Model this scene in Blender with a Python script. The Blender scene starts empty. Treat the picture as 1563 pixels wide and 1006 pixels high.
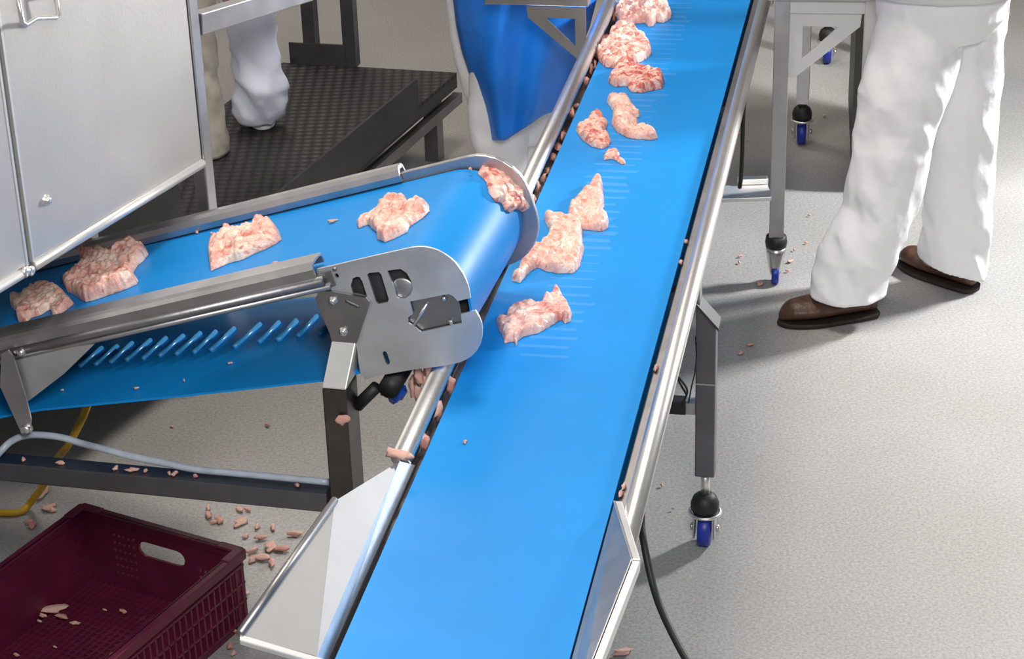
import bpy, bmesh, random
from math import *
from mathutils import Vector, Matrix, noise
from mathutils.geometry import tessellate_polygon, delaunay_2d_cdt

SC = bpy.context.scene
COL = SC.collection
V = Vector
# ------------------------------------------------------------------ camera
FPX = 3300.0
TH, RO, CZ = radians(26.2), radians(1.87), 2.75
Fv = V((0, cos(TH), -sin(TH)))
_U0 = V((0, sin(TH), cos(TH)))
_R0 = V((1, 0, 0))
Rv = _R0 * cos(RO) - _U0 * sin(RO)
Uv = _U0 * cos(RO) + _R0 * sin(RO)
EYE = V((0, 0, CZ))
cd = bpy.data.cameras.new('camera')
cd.sensor_width = 36.0
cd.lens = FPX / 1563.0 * 36.0
cd.clip_end = 100
cam = bpy.data.objects.new('camera', cd)
COL.objects.link(cam)
M = Matrix.Identity(4)
for i in range(3):
    M[i][0], M[i][1], M[i][2], M[i][3] = Rv[i], Uv[i], -Fv[i], EYE[i]
cam.matrix_world = M
SC.camera = cam

def ray(p):
    return Fv + Rv * ((p[0] - 781.5) / FPX) - Uv * ((p[1] - 503) / FPX)
def on_plane(p, nrm, c):
    r = ray(p); t = (c - EYE.dot(nrm)) / r.dot(nrm)
    return EYE + r * t
def atz(p, z): return on_plane(p, V((0, 0, 1)), z)
def aty(p, y): return on_plane(p, V((0, 1, 0)), y)

# crops of the photograph that measurements were read from
ZM = {'Z1': (0, 0, .3181), 'Z2': (300, 0, .3181), 'Z3': (680, 0, .32), 'Z4': (1060, 0, .3218), 'Z5': (0, 300, .338),
      'Z6': (420, 240, .3181), 'Z7': (0, 600, .4035), 'Z8': (340, 540, .463), 'Y1': (780, 240, .3777), 'Y2': (860, 400, .2982),
      'Y3': (840, 680, .3241), 'Y4': (1140, 200, .3379), 'Y5': (470, 370, .2286), 'Y6': (860, 0, .2584), 'Y7': (740, 240, .2981),
      'Y8': (0, 340, .159)}
def zp(k, *pts):
    ox, oy, s = ZM[k]
    return [(ox + x * s, oy + y * s) for x, y in pts]

# main conveyor frame: s along the belt, t to its right
A1 = radians(78.75)
D1 = V((cos(A1), sin(A1), 0)); T1 = V((sin(A1), -cos(A1), 0))
def MC(s, t, z): return D1 * s + T1 * t + V((0, 0, z))
HB = 0.75
# inclined conveyor frame: s along, n to the far side, u square to the belt
A2, B2 = radians(-14), radians(17.4)
D2 = V((cos(A2) * cos(B2), sin(A2) * cos(B2), sin(B2)))
N2 = V((-sin(A2), cos(A2), 0))
U2 = V((-sin(B2) * cos(A2), -sin(B2) * sin(A2), cos(B2)))
NN0 = 3.6645
def C2(s, n, u): return D2 * s + N2 * (NN0 + n) + U2 * u
def c2n(p, n):            # pixel -> (s,u) in a plane parallel to the side plates
    w = on_plane(p, N2, NN0 + n); return (w.dot(D2), w.dot(U2))
def c2u(p, u): return on_plane(p, U2, u)
UB = 1.325

# ------------------------------------------------------------------ materials
def srgb(r, g, b):
    f = lambda c: (c / 255 / 12.92) if c / 255 <= .04045 else ((c / 255 + .055) / 1.055) ** 2.4
    return (f(r), f(g), f(b), 1)
def newmat(name):
    m = bpy.data.materials.new(name); m.use_nodes = True
    nt = m.node_tree; b = nt.nodes['Principled BSDF']
    return m, nt, b
def nd(nt, t, **kw):
    n = nt.nodes.new(t)
    for k, v in kw.items():
        if k in n.inputs: n.inputs[k].default_value = v
        else: setattr(n, k, v)
    return n
def ramp(nt, stops):
    r = nt.nodes.new('ShaderNodeValToRGB'); e = r.color_ramp.elements
    e[0].position, e[0].color = stops[0]; e[1].position, e[1].color = stops[-1]
    for p, c in stops[1:-1]:
        x = e.new(p); x.color = c
    return r
def basic(name, col, rough=.5, metal=0, var=.12, scale=12, bump=0, bscale=60, spec=.5, stretch=None, rvar=.0):
    m, nt, b = newmat(name)
    tc = nd(nt, 'ShaderNodeTexCoord'); src = tc.outputs['Object']
    if stretch:
        mp = nd(nt, 'ShaderNodeMapping'); mp.inputs['Scale'].default_value = stretch
        nt.links.new(src, mp.inputs['Vector']); src = mp.outputs[0]
    n = nd(nt, 'ShaderNodeTexNoise', Scale=scale, Detail=5.0); nt.links.new(src, n.inputs['Vector'])
    lo = tuple(c * (1 - var) for c in col[:3]) + (1,); hi = tuple(min(1, c * (1 + var)) for c in col[:3]) + (1,)
    r = ramp(nt, [(.3, lo), (.7, hi)]); nt.links.new(n.outputs['Fac'], r.inputs[0]); nt.links.new(r.outputs[0], b.inputs['Base Color'])
    b.inputs['Roughness'].default_value = rough; b.inputs['Metallic'].default_value = metal
    b.inputs['Specular IOR Level'].default_value = spec
    if rvar:
        mr = nd(nt, 'ShaderNodeMapRange'); mr.inputs['To Min'].default_value = rough - rvar; mr.inputs['To Max'].default_value = rough + rvar
        nt.links.new(n.outputs['Fac'], mr.inputs['Value']); nt.links.new(mr.outputs[0], b.inputs['Roughness'])
    if bump:
        n2 = nd(nt, 'ShaderNodeTexNoise', Scale=bscale, Detail=4.0); nt.links.new(src, n2.inputs['Vector'])
        bp = nd(nt, 'ShaderNodeBump', Strength=bump, Distance=.01); nt.links.new(n2.outputs['Fac'], bp.inputs['Height'])
        nt.links.new(bp.outputs[0], b.inputs['Normal'])
    return m

STEEL = basic('brushed_steel', (.60, .59, .58, 1), .34, 1, .08, 9, .06, 40, stretch=(1, 1, 1), rvar=.06)
STEEL_DULL = basic('dull_steel', (.50, .49, .50, 1), .45, 1, .10, 14, .05, 60, rvar=.06)
STEEL_DARK = basic('dark_steel', (.33, .32, .33, 1), .42, 1, .14, 14, .05, 60)
STEEL_LEG = basic('grey_leg_steel', (.20, .195, .215, 1), .42, 1, .12, 12)
STEEL_POST = basic('blackened_steel', (.13, .12, .11, 1), .4, 1, .2, 10)
STEEL_TUBE = basic('polished_tube_steel', (.84, .82, .79, 1), .36, 1, .05, 20, .03, 90)
PANEL = basic('satin_panel_steel', (.40, .40, .405, 1), .62, 1, .05, 7, .03, 40)
PLATE = basic('satin_plate_steel', (.74, .75, .78, 1), .52, 1, .12, 10, .04, 30, rvar=.08)
DOOR = basic('bead_blasted_steel', (.60, .575, .54, 1), .5, .75, .05, 5, .03, 120)
PALE = basic('white_powder_coat', (.70, .70, .71, 1), .5, .1, .04, 12)
WHITE_STEEL = basic('pale_steel', (.78, .77, .75, 1), .42, .7, .05, 18)
BLACK = basic('black_rubber', (.012, .012, .013, 1), .55, 0, .2, 20)
DARKGAP = basic('dark_bed_plastic', (.03, .028, .03, 1), .6, 0, .3, 30)
BLUEWHEEL = basic('blue_caster_plastic', (.012, .03, .30, 1), .4, 0, .1, 20)
YELLOW = basic('yellow_cable_rubber', (.55, .32, .01, 1), .5, 0, .1, 30)
HOSE = basic('pale_hose_plastic', (.42, .47, .55, 1), .3, 0, .15, 30)
RAGBLUE = basic('blue_film_plastic', (.01, .07, .5, 1), .3, 0, .2, 30)
SHOE = basic('brown_shoe_leather', (.075, .032, .017, 1), .42, 0, .3, 35, .15, 90)
SOLE = basic('dark_shoe_sole', (.026, .016, .011, 1), .7, 0, .2, 30)
WHITECLOTH = basic('white_work_cotton', (.86, .86, .88, 1), .85, 0, .025, 9, .25, 22, spec=.2)
BLUISHCLOTH = basic('pale_blue_white_cotton', (.80, .84, .97, 1), .85, 0, .04, 9, .25, 22, spec=.2)
GREYCLOTH = basic('grey_plastic_overtrouser', (.52, .47, .40, 1), .4, 0, .2, 14, .3, 20)
SKIN = basic('skin', (.55, .33, .24, 1), .5, 0, .08, 20)
APRON = basic('blue_apron_vinyl', (.008, .20, .80, 1), .45, 0, .25, 5, .2, 6)
MAT = None

def belt_mat(name, col, lines=True):
    m, nt, b = newmat(name)
    tc = nd(nt, 'ShaderNodeTexCoord')
    n = nd(nt, 'ShaderNodeTexNoise', Scale=3.0, Detail=4.0); nt.links.new(tc.outputs['Object'], n.inputs['Vector'])
    lo = tuple(c * .92 for c in col) + (1,); hi = tuple(min(1, c * 1.08) for c in col) + (1,)
    r = ramp(nt, [(.3, lo), (.7, hi)]); nt.links.new(n.outputs['Fac'], r.inputs[0])
    nt.links.new(r.outputs[0], b.inputs['Base Color'])
    b.inputs['Roughness'].default_value = .36
    b.inputs['Specular IOR Level'].default_value = .26
    n2 = nd(nt, 'ShaderNodeTexNoise', Scale=9.0, Detail=6.0); nt.links.new(tc.outputs['Object'], n2.inputs['Vector'])
    mr = nd(nt, 'ShaderNodeMapRange'); mr.inputs['To Min'].default_value = .36; mr.inputs['To Max'].default_value = .5
    nt.links.new(n2.outputs['Fac'], mr.inputs['Value']); nt.links.new(mr.outputs[0], b.inputs['Roughness'])
    return m
BELT = belt_mat('blue_belt_plastic', (.005, .248, .67))
def add_ribs(m, ds, dt, t0, t1, s0, s1):
    # faint moulded cross ribs, laid out along the belt in its own coordinates
    nt = m.node_tree; b = nt.nodes['Principled BSDF']; lk = nt.links
    src = b.inputs['Base Color'].links[0].from_socket
    tc = nd(nt, 'ShaderNodeTexCoord')
    def dotp(v):
        n = nd(nt, 'ShaderNodeVectorMath', operation='DOT_PRODUCT'); n.inputs[1].default_value = v; lk.new(tc.outputs['Object'], n.inputs[0]); return n.outputs['Value']
    def mth(op, a, c=None, d=None):
        n = nd(nt, 'ShaderNodeMath', operation=op)
        for i, x in enumerate((a, c, d)):
            if x is None: continue
            if isinstance(x, (int, float)): n.inputs[i].default_value = x
            else: lk.new(x, n.inputs[i])
        return n.outputs[0]
    S = dotp(ds); T = dotp(dt)
    nz = nd(nt, 'ShaderNodeTexNoise', noise_dimensions='1D', Scale=13.0, Detail=0.0); lk.new(S, nz.inputs['W'])
    nz2 = nd(nt, 'ShaderNodeTexNoise', noise_dimensions='1D', Scale=4.0, Detail=2.0); lk.new(S, nz2.inputs['W'])
    fr = mth('FRACT', mth('DIVIDE', S, .042))
    line = mth('LESS_THAN', mth('ABSOLUTE', mth('SUBTRACT', fr, .5)), mth('MULTIPLY', mth('POWER', nz2.outputs['Fac'], 2.0), .55))
    wob = mth('MULTIPLY', mth('SUBTRACT', nz.outputs['Fac'], .5), .06)
    ta = mth('GREATER_THAN', T, mth('ADD', wob, t0)); tb = mth('LESS_THAN', T, mth('ADD', wob, t1))
    sa = mth('GREATER_THAN', S, s0); sb = mth('LESS_THAN', S, s1)
    mk = mth('MULTIPLY', mth('MULTIPLY', line, mth('MULTIPLY', ta, tb)), mth('MULTIPLY', sa, sb))
    mk = mth('MULTIPLY', mk, .13)
    mx = nd(nt, 'ShaderNodeMix', data_type='RGBA'); lk.new(mk, mx.inputs[0]); lk.new(src, mx.inputs[6]); mx.inputs[7].default_value = (.30, .52, .82, 1)
    lk.new(mx.outputs[2], b.inputs['Base Color'])
TOOTH = basic('light_blue_tooth_plastic', (.07, .42, .85, 1), .25, 0, .05, 20)

def floor_mat():
    m, nt, b = newmat('speckled_concrete')
    tc = nd(nt, 'ShaderNodeTexCoord'); o = tc.outputs['Object']
    n1 = nd(nt, 'ShaderNodeTexNoise', Scale=130.0, Detail=6.0, Roughness=.7)
    n2 = nd(nt, 'ShaderNodeTexNoise', Scale=1.6, Detail=5.0)
    for n in (n1, n2): nt.links.new(o, n.inputs['Vector'])
    r1 = ramp(nt, [(.3, (.25, .243, .232, 1)), (.5, (.36, .352, .34, 1)), (.72, (.48, .472, .46, 1))])
    r2 = ramp(nt, [(.3, (.86, .85, .83, 1)), (.7, (1, 1, 1, 1))])
    nt.links.new(n1.outputs['Fac'], r1.inputs[0]); nt.links.new(n2.outputs['Fac'], r2.inputs[0])
    mx = nd(nt, 'ShaderNodeMix', data_type='RGBA', blend_type='MULTIPLY'); mx.inputs[0].default_value = 1
    nt.links.new(r1.outputs[0], mx.inputs[6]); nt.links.new(r2.outputs[0], mx.inputs[7])
    nt.links.new(mx.outputs[2], b.inputs['Base Color'])
    b.inputs['Roughness'].default_value = .5
    bp = nd(nt, 'ShaderNodeBump', Strength=.05, Distance=.003); nt.links.new(n1.outputs['Fac'], bp.inputs['Height']); nt.links.new(bp.outputs[0], b.inputs['Normal'])
    return m

def meat_mat(name, red=0.0):
    m, nt, b = newmat(name)
    tc = nd(nt, 'ShaderNodeTexCoord'); oi = nd(nt, 'ShaderNodeObjectInfo')
    ml = nd(nt, 'ShaderNodeMath', operation='MULTIPLY'); ml.inputs[1].default_value = 37.0
    nt.links.new(oi.outputs['Random'], ml.inputs[0])
    mp = nd(nt, 'ShaderNodeMapping'); mp.inputs['Scale'].default_value = (1, 2.6, 1); mp.inputs['Rotation'].default_value = (0, 0, .5)
    nt.links.new(tc.outputs['Object'], mp.inputs['Vector'])
    n1 = nd(nt, 'ShaderNodeTexNoise', noise_dimensions='4D', Scale=26.0, Detail=4.0, Roughness=.6, Distortion=.8)
    n2 = nd(nt, 'ShaderNodeTexNoise', noise_dimensions='4D', Scale=22.0, Detail=3.0, Roughness=.55, Distortion=1.4)
    n3 = nd(nt, 'ShaderNodeTexNoise', noise_dimensions='4D', Scale=150.0, Detail=3.0)
    n4 = nd(nt, 'ShaderNodeTexNoise', noise_dimensions='4D', Scale=17.0, Detail=4.0, Roughness=.6, Distortion=.5)
    for n in (n1, n3, n4): nt.links.new(tc.outputs['Object'], n.inputs['Vector'])
    nt.links.new(mp.outputs[0], n2.inputs['Vector'])
    for n in (n1, n2, n3, n4): nt.links.new(ml.outputs[0], n.inputs['W'])
    r1 = ramp(nt, [(.30, (.66, .22, .17, 1)), (.45, (.80, .42, .34, 1)), (.58, (.84, .53, .44, 1)), (.70, (.86, .60, .50, 1))])
    nt.links.new(n1.outputs['Fac'], r1.inputs[0])
    # pale fat patches
    r4 = ramp(nt, [(.50, (0, 0, 0, 1)), (.60, (1, 1, 1, 1))]); nt.links.new(n4.outputs['Fac'], r4.inputs[0])
    mf_ = nd(nt, 'ShaderNodeMath', operation='MULTIPLY'); mf_.inputs[1].default_value = .75; nt.links.new(r4.outputs[0], mf_.inputs[0])
    mx0 = nd(nt, 'ShaderNodeMix', data_type='RGBA'); nt.links.new(mf_.outputs[0], mx0.inputs[0]); nt.links.new(r1.outputs[0], mx0.inputs[6]); mx0.inputs[7].default_value = (.90, .74, .62, 1)
    # red streaks
    r2 = ramp(nt, [(.57 - red * .12, (0, 0, 0, 1)), (.66 - red * .12, (1, 1, 1, 1))]); nt.links.new(n2.outputs['Fac'], r2.inputs[0])
    mk = nd(nt, 'ShaderNodeMath', operation='MULTIPLY'); mk.inputs[1].default_value = .62 + .3 * red * red
    nt.links.new(r2.outputs[0], mk.inputs[0])
    mx = nd(nt, 'ShaderNodeMix', data_type='RGBA'); nt.links.new(mk.outputs[0], mx.inputs[0])
    nt.links.new(mx0.outputs[2], mx.inputs[6]); mx.inputs[7].default_value = (.52, .10 - .06 * red, .08 - .05 * red, 1)
    nt.links.new(mx.outputs[2], b.inputs['Base Color'])
    b.inputs['Subsurface Weight'].default_value = .12
    b.inputs['Subsurface Radius'].default_value = (.010, .004, .003)
    b.inputs['Subsurface Scale'].default_value = .6
    b.inputs['Roughness'].default_value = .33
    bp = nd(nt, 'ShaderNodeBump', Strength=.5, Distance=.004); nt.links.new(n3.outputs['Fac'], bp.inputs['Height']); nt.links.new(bp.outputs[0], b.inputs['Normal'])
    return m
MEAT = meat_mat('raw_chicken', 0)
MEAT_RED = meat_mat('raw_chicken_reddish', .6)
MEAT_BLOODY = meat_mat('raw_chicken_bloody', .85)

def mat_rubber():
    m, nt, b = newmat('studded_black_mat')
    tc = nd(nt, 'ShaderNodeTexCoord')
    v = nd(nt, 'ShaderNodeTexVoronoi', Scale=30.0); v.inputs['Randomness'].default_value = 0
    mp = nd(nt, 'ShaderNodeMapping'); mp.inputs['Scale'].default_value = (1, 1, 0)
    nt.links.new(tc.outputs['Object'], mp.inputs[0]); nt.links.new(mp.outputs[0], v.inputs['Vector'])
    r = ramp(nt, [(.25, (.040, .037, .037, 1)), (.5, (.014, .013, .014, 1))]); nt.links.new(v.outputs['Distance'], r.inputs[0])
    nt.links.new(r.outputs[0], b.inputs['Base Color']); b.inputs['Roughness'].default_value = .5
    iv = nd(nt, 'ShaderNodeMath', operation='SUBTRACT'); iv.inputs[0].default_value = 1; nt.links.new(v.outputs['Distance'], iv.inputs[1])
    bp = nd(nt, 'ShaderNodeBump', Strength=.8, Distance=.01); nt.links.new(iv.outputs[0], bp.inputs['Height']); nt.links.new(bp.outputs[0], b.inputs['Normal'])
    return m
RUBMAT = mat_rubber()
CRATE = basic('maroon_crate_plastic', (.115, .010, .035, 1), .42, 0, .2, 9, .05, 50)
PLATFORM = basic('dark_painted_steel', (.05, .05, .05, 1), .45, .3, .2, 12)

# ------------------------------------------------------------------ mesh helpers
class MB:
    def __init__(self): self.v = []; self.f = []; self.sm = []
    def add(self, vs, fs, smooth=False):
        o = len(self.v); self.v += [V(x) for x in vs]
        for f in fs: self.f.append([o + i for i in f]); self.sm.append(smooth)
    def box(self, c, size, ax=(V((1, 0, 0)), V((0, 1, 0)), V((0, 0, 1)))):
        c = V(c); vs = []
        for k in (-.5, .5):
            for j in (-.5, .5):
                for i in (-.5, .5):
                    vs.append(c + ax[0] * (i * size[0]) + ax[1] * (j * size[1]) + ax[2] * (k * size[2]))
        self.add(vs, [(0, 2, 3, 1), (4, 5, 7, 6), (0, 1, 5, 4), (2, 6, 7, 3), (0, 4, 6, 2), (1, 3, 7, 5)])
    def hexa(self, b, t):       # bottom quad, top quad (same order)
        self.add(list(b) + list(t), [(3, 2, 1, 0), (4, 5, 6, 7)] + [(i, (i + 1) % 4, 4 + (i + 1) % 4, 4 + i) for i in range(4)])
    def prism(self, pts, off, holes=(), smooth=False):   # planar outline (3-D points) pushed by vector off
        loops = [[V(p) for p in pts]] + [[V(p) for p in h] for h in holes]
        tris = tessellate_polygon(loops)
        flat = [p for l in loops for p in l]; n = len(flat)
        vs = flat + [p + off for p in flat]
        fs = [tuple(t) for t in tris] + [tuple(n + i for i in reversed(t)) for t in tris]
        o = 0
        for l in loops:
            k = len(l)
            for i in range(k):
                a, b2 = o + i, o + (i + 1) % k
                fs.append((a, b2, n + b2, n + a))
            o += k
        self.add(vs, fs, smooth)
    def tube(self, path, r, n=12, caps=True, closed=False):
        path = [V(p) for p in path]; rs = r if isinstance(r, (list, tuple)) else [r] * len(path)
        vs, fs = [], []; up = None
        m = len(path)
        for i, p in enumerate(path):
            if closed: t = path[(i + 1) % m] - path[i - 1]
            else: t = path[min(i + 1, m - 1)] - path[max(i - 1, 0)]
            t.normalize()
            if up is None: up = V((0, 0, 1)) if abs(t.z) < .9 else V((1, 0, 0))
            a = t.cross(up)
            if a.length < 1e-6: a = t.cross(V((0, 1, 0)))
            a.normalize(); b = a.cross(t).normalized(); up = b
            for k in range(n):
                g = 2 * pi * k / n
                vs.append(p + a * cos(g) * rs[i] + b * sin(g) * rs[i])
        for i in range(m if closed else m - 1):
            for k in range(n):
                j = (i + 1) % m
                fs.append((i * n + k, i * n + (k + 1) % n, j * n + (k + 1) % n, j * n + k))
        if caps and not closed:
            fs.append(tuple(reversed(range(n)))); fs.append(tuple((m - 1) * n + k for k in range(n)))
        self.add(vs, fs, True)
    def extrude(self, prof, p0, p1, fn, closed=True, smooth=False):  # 2-D profile swept straight; fn(a, q)->3-D
        k = len(prof); vs = [fn(p0, q) for q in prof] + [fn(p1, q) for q in prof]
        fs = [(i, (i + 1) % k, k + (i + 1) % k, k + i) for i in range(k if closed else k - 1)]
        if closed: 
            tr = tessellate_polygon([[V((q[0], q[1], 0)) for q in prof]])
            fs += [tuple(t) for t in tr] + [tuple(k + i for i in reversed(t)) for t in tr]
        self.add(vs, fs, smooth)
    def lathe(self, c, ax, prof, n=20):    # prof: (radius, height along ax)
        c = V(c); ax = V(ax).normalized(); a = ax.cross(V((0.3, .9, .2))).normalized(); b = ax.cross(a)
        vs, fs = [], []
        for r, h in prof:
            for k in range(n):
                g = 2 * pi * k / n; vs.append(c + ax * h + (a * cos(g) + b * sin(g)) * max(r, 1e-4))
        for i in range(len(prof) - 1):
            for k in range(n):
                fs.append((i * n + k, i * n + (k + 1) % n, (i + 1) * n + (k + 1) % n, (i + 1) * n + k))
        fs.append(tuple(reversed(range(n)))); fs.append(tuple((len(prof) - 1) * n + k for k in range(n)))
        self.add(vs, fs, True)
    def loft(self, rings, smooth=True, caps=True):
        n = len(rings[0]); vs = [p for r in rings for p in r]; fs = []
        for i in range(len(rings) - 1):
            for k in range(n):
                fs.append((i * n + k, i * n + (k + 1) % n, (i + 1) * n + (k + 1) % n, (i + 1) * n + k))
        if caps:
            fs.append(tuple(reversed(range(n)))); fs.append(tuple((len(rings) - 1) * n + k for k in range(n)))
        self.add(vs, fs, smooth)
    def build(self, name, mat, parent=None, bevel=0, subsurf=0, solid=0, recalc=True, origin=None):
        if parent is not None: off = root_loc(parent)
        else:
            if origin is None:
                xs = [p.x for p in self.v]; ys = [p.y for p in self.v]; zs = [p.z for p in self.v]
                origin = V(((min(xs) + max(xs)) / 2, (min(ys) + max(ys)) / 2, min(zs)))
            off = V(origin)
        me = bpy.data.meshes.new(name)
        me.from_pydata([p - off for p in self.v], [], self.f)
        for p, s in zip(me.polygons, self.sm): p.use_smooth = s
        if recalc:
            bm = bmesh.new(); bm.from_mesh(me); bmesh.ops.recalc_face_normals(bm, faces=bm.faces); bm.to_mesh(me); bm.free()
        me.materials.append(mat)
        o = bpy.data.objects.new(name, me); COL.objects.link(o)
        if parent is not None: o.parent = parent
        else: o.location = off
        if solid:
            md = o.modifiers.new('solidify', 'SOLIDIFY'); md.thickness = solid; md.offset = 0
        if bevel:
            md = o.modifiers.new('bevel', 'BEVEL'); md.width = bevel; md.segments = 2; md.limit_method = 'ANGLE'; md.angle_limit = radians(40)
        if subsurf:
            md = o.modifiers.new('subsurf', 'SUBSURF'); md.levels = subsurf; md.render_levels = subsurf
        return o
def root_loc(o):
    l = V(o.location)
    while o.parent: o = o.parent; l = l + V(o.location)
    return l
def tag(o, label, cat, group=None):
    o['label'] = label; o['category'] = cat
    if group: o['group'] = group
    return o
def thing(name, loc, label, cat, group=None):
    o = bpy.data.objects.new(name, None); COL.objects.link(o); o.location = V(loc); o.empty_display_size = .1
    return tag(o, label, cat, group)

Z = V((0, 0, 1))
# ------------------------------------------------------------------ floor
b = MB(); b.box((1.0, 6, -.06), (14, 18, .12))
fl = b.build('floor', floor_mat(), origin=(1.0, 6, 0)); fl['kind'] = 'structure'
WALL = basic('white_wall_panel', (.62, .60, .56, 1), .5, 0, .04, 3)
b = MB(); b.box((1.0, 15.1, 2.6), (14, .2, 5.2)); wl = b.build('wall_back', WALL); wl['kind'] = 'structure'
b = MB(); b.box((-6.1, 6, 2.6), (.2, 18, 5.2)); wl = b.build('wall_left', WALL); wl['kind'] = 'structure'

# ------------------------------------------------------------------ main conveyor
mc = thing('belt_conveyor', MC(4.4, -.672, 0), 'long level blue belt conveyor on wheeled steel legs running down the middle', 'conveyor')
S0, S1, TL, TR = 2.2, 7.0, -.859, -.486
def mcq(s): return lambda a, q: MC(a, q[0], q[1])
fmc = lambda a, q: MC(a, q[0], q[1])
# belt: closed loop over end rollers
def loop_pts():
    pts = []
    zc, r = HB - .055, .055
    for i in range(13):
        g = pi / 2 - pi * i / 12; pts.append((S1 + r * cos(g), zc + r * sin(g)))
    for i in range(13):
        g = -pi / 2 - pi * i / 12; pts.append((S0 + r * cos(g), zc + r * sin(g)))
    return pts
b = MB(); lp = loop_pts(); n = len(lp)
inn = []
zc = HB - .055
for i, (s, z) in enumerate(lp):
    cx = S1 if i < 13 else S0
    inn.append((cx + (s - cx) * .91, zc + (z - zc) * .91))
vs = [MC(s, TL, z) for s, z in lp] + [MC(s, TR, z) for s, z in lp] + [MC(s, TL, z) for s, z in inn] + [MC(s, TR, z) for s, z in inn]
fs = []
for i in range(n):
    j = (i + 1) % n
    fs += [(i, j, n + j, n + i), (2 * n + j, 2 * n + i, 3 * n + i, 3 * n + j), (i, 2 * n + i, 2 * n + j, j), (n + i, n + j, 3 * n + j, 3 * n + i)]
b.add(vs, fs); belt = b.build('belt', BELT, mc)
RB = belt_mat('blue_ribbed_belt_plastic', (.005, .248, .67)); belt.data.materials.clear(); belt.data.materials.append(RB)
_o = V((mc.location)); add_ribs(RB, D1, T1, -.755 - _o.dot(T1), -.655 - _o.dot(T1), 3.85 - _o.dot(D1), 6.6 - _o.dot(D1))
b = MB(); b.box(MC((S0 + S1) / 2, (TL + TR) / 2 - .0, HB - .03), (S1 - S0 - .1, TR - TL - .02, .03), (D1, T1, Z)); b.build('slider_bed', DARKGAP, mc)
# left side: tube rail, gap tray, web
b = MB(); b.tube([MC(3.40, -.894, .764), MC(S1, -.894, .764)], .0205, 20)
lr = b.build('side_rail', STEEL_TUBE, mc)
b = MB(); b.extrude([(-.9, .755), (-.886, .755), (-.886, .722), (-.861, .722), (-.861, .62), (-.869, .62), (-.869, .714), (-.9, .714)], S0, S1, fmc)
b.build('frame_beam', STEEL_DARK, mc, bevel=.002)
# right side
b = MB(); b.tube([MC(S0, -.440, .764), MC(6.25, -.440, .764)], .0185, 20)
b.build('side_rail', STEEL_TUBE, mc)
b = MB(); b.extrude([(-.480, .738), (-.476, .747), (-.455, .752), (-.440, .752), (-.440, .742), (-.466, .74), (-.466, .625), (-.472, .625), (-.472, .735)], S0, S1, fmc)
b.build('frame_beam', STEEL_DARK, mc, bevel=.0015)
b = MB(); b.box(MC(6.3, -.44, .76), (.08, .045, .05), (D1, T1, Z)); b.build('rail_end_bracket', STEEL_DULL, mc, bevel=.006)
# cross members tying both frame beams
for s in (2.6, 4.4, 5.6, 6.7):
    b = MB(); b.box(MC(s, (-.866 - .468) / 2, .652), (.035, .394, .03), (D1, T1, Z)); b.build('cross_member', STEEL_DULL, mc)

# hopper guide plates
def flat(poly, mat, name, th, parent, bevel=0):
    p = [V(q) for q in poly]; nrm = (p[1] - p[0]).cross(p[2] - p[0]).normalized()
    bb = MB(); bb.prism(p, nrm * th); return bb.build(name, mat, parent, bevel=bevel)
pa = atz((610, 704), .785); pb = atz((511, 765), .835); pc = atz((366, 969), .825); pd = atz((484, 1002), .775)
bi0 = MC(3.42, -.869, .738); bi1 = MC(2.70, -.869, .738)
bb = MB()
th = V((0, 0, -.004))
pm = pd.lerp(pc, .12)
bb.prism([pa, pd, bi1, bi0], T1 * -.004)
gl = bb.build('guide_plate', STEEL_TUBE, mc)
bb = MB(); bb.hexa([pa + th, pb + th, pd + th, pd + th * 1.01], [pa, pb, pd, pd + V((0, 0, .0001))])
bb.build('flared_panel', PANEL, gl)
bb = MB(); bb.hexa([pb + th, pc + th, pd + th, pd + th * 1.01], [pb, pc, pd, pd + V((0, 0, .0001))])
bb.build('flared_panel', PANEL, gl)
bb = MB(); bb.tube([pb + V((0, 0, .002)), pc + V((0, 0, .002))], .007, 10); bb.build('rolled_edge', STEEL_DARK, gl)
pe = atz((506, 1010), .77); dz = V((0, 0, -.03))
dn = (pd - pc).cross(Z).normalized()
if dn.dot(D1) > 0: dn = -dn
bb = MB(); bb.hexa([pc + dz + V((0, 0, .02)), pe + dz + V((0, 0, .02)), pe + dz * .33 + dn * .014, pc + dz * .33 + dn * .014], [pc + V((0, 0, .002)), pe + V((0, 0, .002)), pe + dn * .014, pc + dn * .014])
bb.build('end_lip', WHITE_STEEL, gl, bevel=.002)
# right guide plate
qa = atz((936, 764), .775); qb = atz((963, 853), .835); qc = atz((880, 1065), .835)
ri0 = MC(3.30, -.481, .755); ri1 = MC(2.55, -.481, .755)
bb = MB(); bb.prism([qa, qb, ri0], T1 * .004)
bb.hexa([ri0, qb, qc, ri1], [ri0 + T1 * .004, qb + T1 * .004, qc + T1 * .004, ri1 + T1 * .004])
gr = bb.build('guide_plate', STEEL_DULL, mc)
for a_, c_ in ((qa, qb), (qb + D1 * -.004, qc)):
    bb = MB(); e = (c_ - a_).normalized(); sd = V((T1.x, T1.y, 0)) * .016
    bb.hexa([a_ + V((0, 0, -.02)) + sd * .15, a_ + V((0, 0, -.02)) + sd, c_ + V((0, 0, -.02)) + sd, c_ + V((0, 0, -.02)) + sd * .15],
            [a_, a_ + sd, c_ + sd, c_])
    bb.build('folded_edge', WHITE_STEEL, gr, bevel=.002)

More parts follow.
